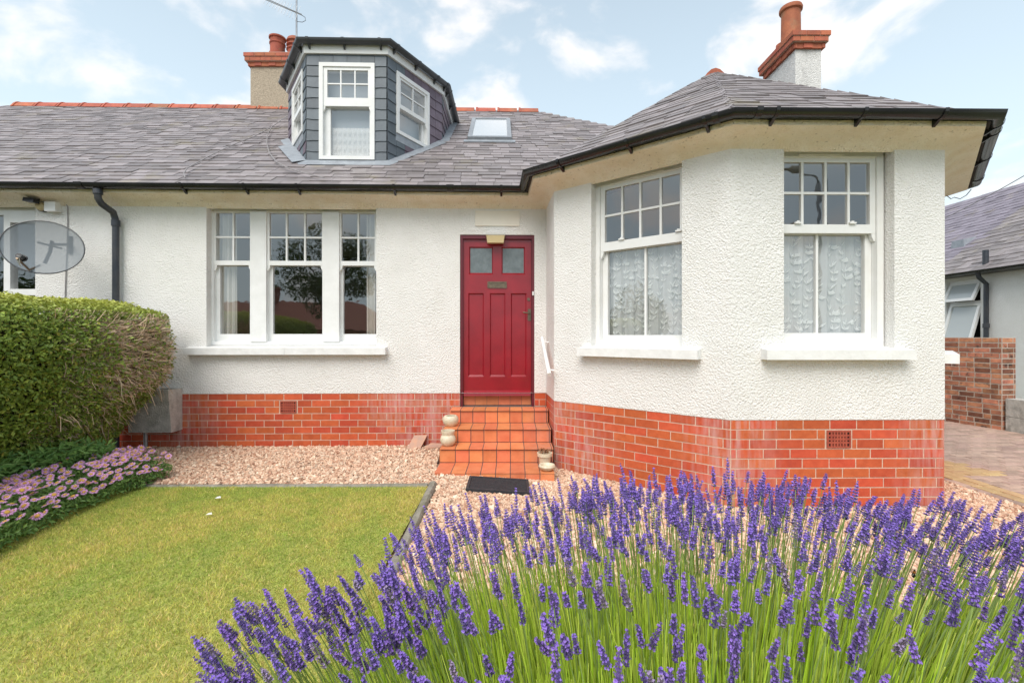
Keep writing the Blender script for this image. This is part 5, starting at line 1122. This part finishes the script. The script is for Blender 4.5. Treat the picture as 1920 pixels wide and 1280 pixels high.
m_faded = M('faded_calyx', (.17, .13, .20), (.24, .19, .22), rough=.8, scale=90, objrand=.2); old = []
for me, mb_ in sm[:3]:
    me2 = me.copy(); me2.materials[0] = m_faded; me2.materials[1] = M('pale_floret', (.36, .28, .52), (.30, .22, .30), rough=.7, scale=120); old.append((me2, mb_))
infr = []
for i in range(len(T)):
    x, y, z = T[i]; px, py = 960+F*x/y, HZ+F*(CZ-z)/y; vis = -30 < px < 1950 and py < 1330; infr.append((0 if vis else 1, y, i))
infr.sort(); big = {i for _, _, i in infr[:300]}
fieldS = MB(); fmi = []
for i in range(len(T)):
    d = (Vector(dirs[i])+Vector((random.gauss(0, .10), random.gauss(0, .10), 0))).normalized(); x = d.orthogonal().normalized(); L_ = random.choice([random.uniform(.026, .050), random.uniform(.045, .068), random.uniform(.055, .080)]); wf = random.uniform(.66, .98)*.066*(.75+.25*min(1, L_/.06))
    Mx = frame(Vector(T[i]), x, d.cross(x), d, wf, wf, L_); me, mb_ = random.choice(sm if random.random() < .88 else old)
    if i in big: inst(me, 'flower_spike', Mx, lav)
    else:
        b = len(fieldS.v); fieldS.v += [tuple(Mx @ Vector(v)) for v in mb_.v]; fieldS.f += [tuple(b+q_ for q_ in f) for f in mb_.f]; fieldS.mi += mb_.mi
if fieldS.v: fieldS.build('flower_spike_field', [m_calyx, m_floret], lav)['kind'] = 'stuff'
gcol = np.array([.42, .54, .17])*RNG.uniform(.7, 1.2, (len(T), 1)); strips(B0, Mid, T+dirs*.01, .0021, .0013, gcol, 'flower_stems', lav, m_lstem, 6)['kind'] = 'stuff'
n = 13000; a = RNG.uniform(0, 6.283, n); r = np.sqrt(RNG.random(n)); sx = np.where(np.cos(a) > 0, .80, .78); bx = .50+sx*r*np.cos(a); by = 1.20+.42*r*np.sin(a); b0 = np.stack([bx, by, np.full(n, -.09)], 1)
hh = RNG.uniform(.34, .80, n); lx = np.where(bx > .5, .85, .30); t2 = np.stack([bx+RNG.normal(0, .06, n)+(bx-.50)*lx*hh, by+RNG.normal(0, .05, n)+(by-1.20)*.35*hh, hh*(1-.16*r*r)], 1); mid = b0*.5+t2*.5; mid[:, 2] += .06; mid[:, :2] -= (t2[:, :2]-b0[:, :2])*.12
k = RNG.random((n, 1)); c = np.array([.58, .78, .06])*(1-k)+np.array([.86, .92, .22])*k; c *= RNG.uniform(.75, 1.15, (n, 1)); strips(b0, mid, t2, RNG.uniform(.0022, .0040, n), .0010, c, 'green_shoots', lav, m_lstem, 4)['kind'] = 'stuff'
# bumblebee on a spike
bp_ = at(1713, 1078, 1.42); bee = empty('bumblebee', bp_, 'small black and orange bumblebee among the lavender spikes', 'bee')
mb = MB(); m_bee = M('bee_fur', (.02, .015, .012), rough=.9); m_beeo = M('bee_band', (.45, .16, .02), rough=.9)
def ell(mb, c, rx, ry, rz, m): mb.lathe(c, [(rx*math.sin(math.pi*i/8), -rz*math.cos(math.pi*i/8)) for i in range(9)], 10, m)
ell(mb, bp_, .0052, .005, .0075, 0); ell(mb, bp_+Vector((.002, 0, .009)), .0045, .0045, .0042, 1); ell(mb, bp_+Vector((.003, 0, .0145)), .003, .003, .0028, 0); mb.build('bee_body', [m_bee, m_beeo], bee, True)
mb = MB()
for s_ in (-1, 1): p = bp_+Vector((0, -.003, .007)); mb.add([p, p+Vector((s_*.010, -.004, .002)), p+Vector((s_*.013, -.003, -.006)), p+Vector((s_*.005, -.002, -.005))], [(0, 1, 2, 3)])
mb.build('wings', sheer('bee_wing', (.5, .45, .4), .5), bee)

# ------------------------------------------------------------------ across the street (mirrored in the window panes)
oh = empty('house_across_street', (-21, -34, -.1), 'brown tiled house across the street, mirrored in the triple window', 'house')
mb = MB(); mb.box(-30, -10, -38, -31, -.15, 2.0); mb.build('wall', m_obrick, oh)
mb = MB(); mb.add([(-30.5, -30.5, 1.9), (-9.5, -30.5, 1.9), (-9.5, -38.5, 1.9), (-30.5, -38.5, 1.9), (-27, -34.5, 4.7), (-13, -34.5, 4.7)], [(1, 0, 4, 5), (2, 1, 5), (3, 2, 5, 4), (0, 3, 4)]); mb.build('roof', m_rooft, oh)
mb = MB(); mb.box(-22.6, -21.2, -35, -34, 4.0, 5.9); mb.box(-22.7, -21.1, -35.1, -33.9, 5.9, 6.1); mb.tube([(-22.2, -34.5, 6.1), (-22.2, -34.5, 6.6)], .17, 10); mb.tube([(-21.6, -34.5, 6.1), (-21.6, -34.5, 6.5)], .17, 10); mb.build('chimney', m_obrick, oh)
def tree(name, c, h, rad, n, label, seed, cols=((.04, .085, .02), (.11, .17, .04))):
    r = random.Random(seed); root = empty(name, c, label, 'tree', 'trees across the street'); c = Vector(c); mb = MB(); top = c+Vector((0, 0, h*.55)); mb.tube([c-Vector((0, 0, .1)), c+Vector((.05, 0, h*.3)), top], [rad*.09, rad*.07, rad*.05], 8); blobs = []
    for k in range(11):
        d = Vector((r.gauss(0, 1), r.gauss(0, 1), r.gauss(.25, .7))).normalized(); e = c+Vector((0, 0, h-rad))+d*rad*r.uniform(.5, .85); mb.tube([top-Vector((0, 0, r.uniform(0, .2)*h)), (top+e)/2+Vector((0, 0, .15)), e], [rad*.04, rad*.025, rad*.01], 5); blobs.append((e, rad*r.uniform(.28, .45)))
    mb.build('trunk', m_bark, root, True); bi = RNG.integers(0, len(blobs), n); pc = np.array([b[0][:] for b in blobs])[bi]; pr = np.array([b[1] for b in blobs])[bi]
    dd = rand_dirs(n); pos = pc+dd*(pr*RNG.random(n)**.4)[:, None]; nr = dd*.6+rand_dirs(n)*.8; nr /= np.linalg.norm(nr, axis=1, keepdims=True); k = RNG.random((n, 1))
    leaf_quads(pos, nr, RNG.uniform(.10, .18, n), RNG.uniform(.06, .10, n), np.array(cols[0])*(1-k)+np.array(cols[1])*k, 'crown', root, m_leaf)['kind'] = 'stuff'
tree('street_tree', (-8.6, -12.9, -.05), 7.0, 2.5, 9000, 'leafy street tree mirrored in the light of the triple window next to the door', 3)
tree('garden_tree', (-15, -2.2, -.1), 4.1, 2.2, 7000, 'round green tree mirrored in the bay window beside the door', 5)
tree('garden_tree', (9.6, -19, -.1), 5.6, 2.7, 7000, 'green tree mirrored low in the bay window facing the lavender', 8)
sl_o = empty('street_lamp', (11.8, -8.5, -.05), 'tall street lamp mirrored in the bay window facing the lavender', 'street lamp')
mb = MB(); mb.tube([(11.8, -8.5, -.1), (11.8, -8.5, 7.2)], [.09, .05], 10); mb.build('pole', m_steel, sl_o, True)
mb = MB(); mb.tube([(11.8, -8.5, 7.1), (11.6, -8.4, 7.35), (10.6, -8.0, 7.4)], .035, 8); mb.build('arm', m_steel, sl_o, True)
mb = MB(); mb.tube([(10.7, -8.0, 7.42), (10.4, -7.95, 7.44), (10.0, -7.9, 7.40)], [.06, .13, .05], 10); mb.build('lamp_head', m_grey_pl, sl_o, True)
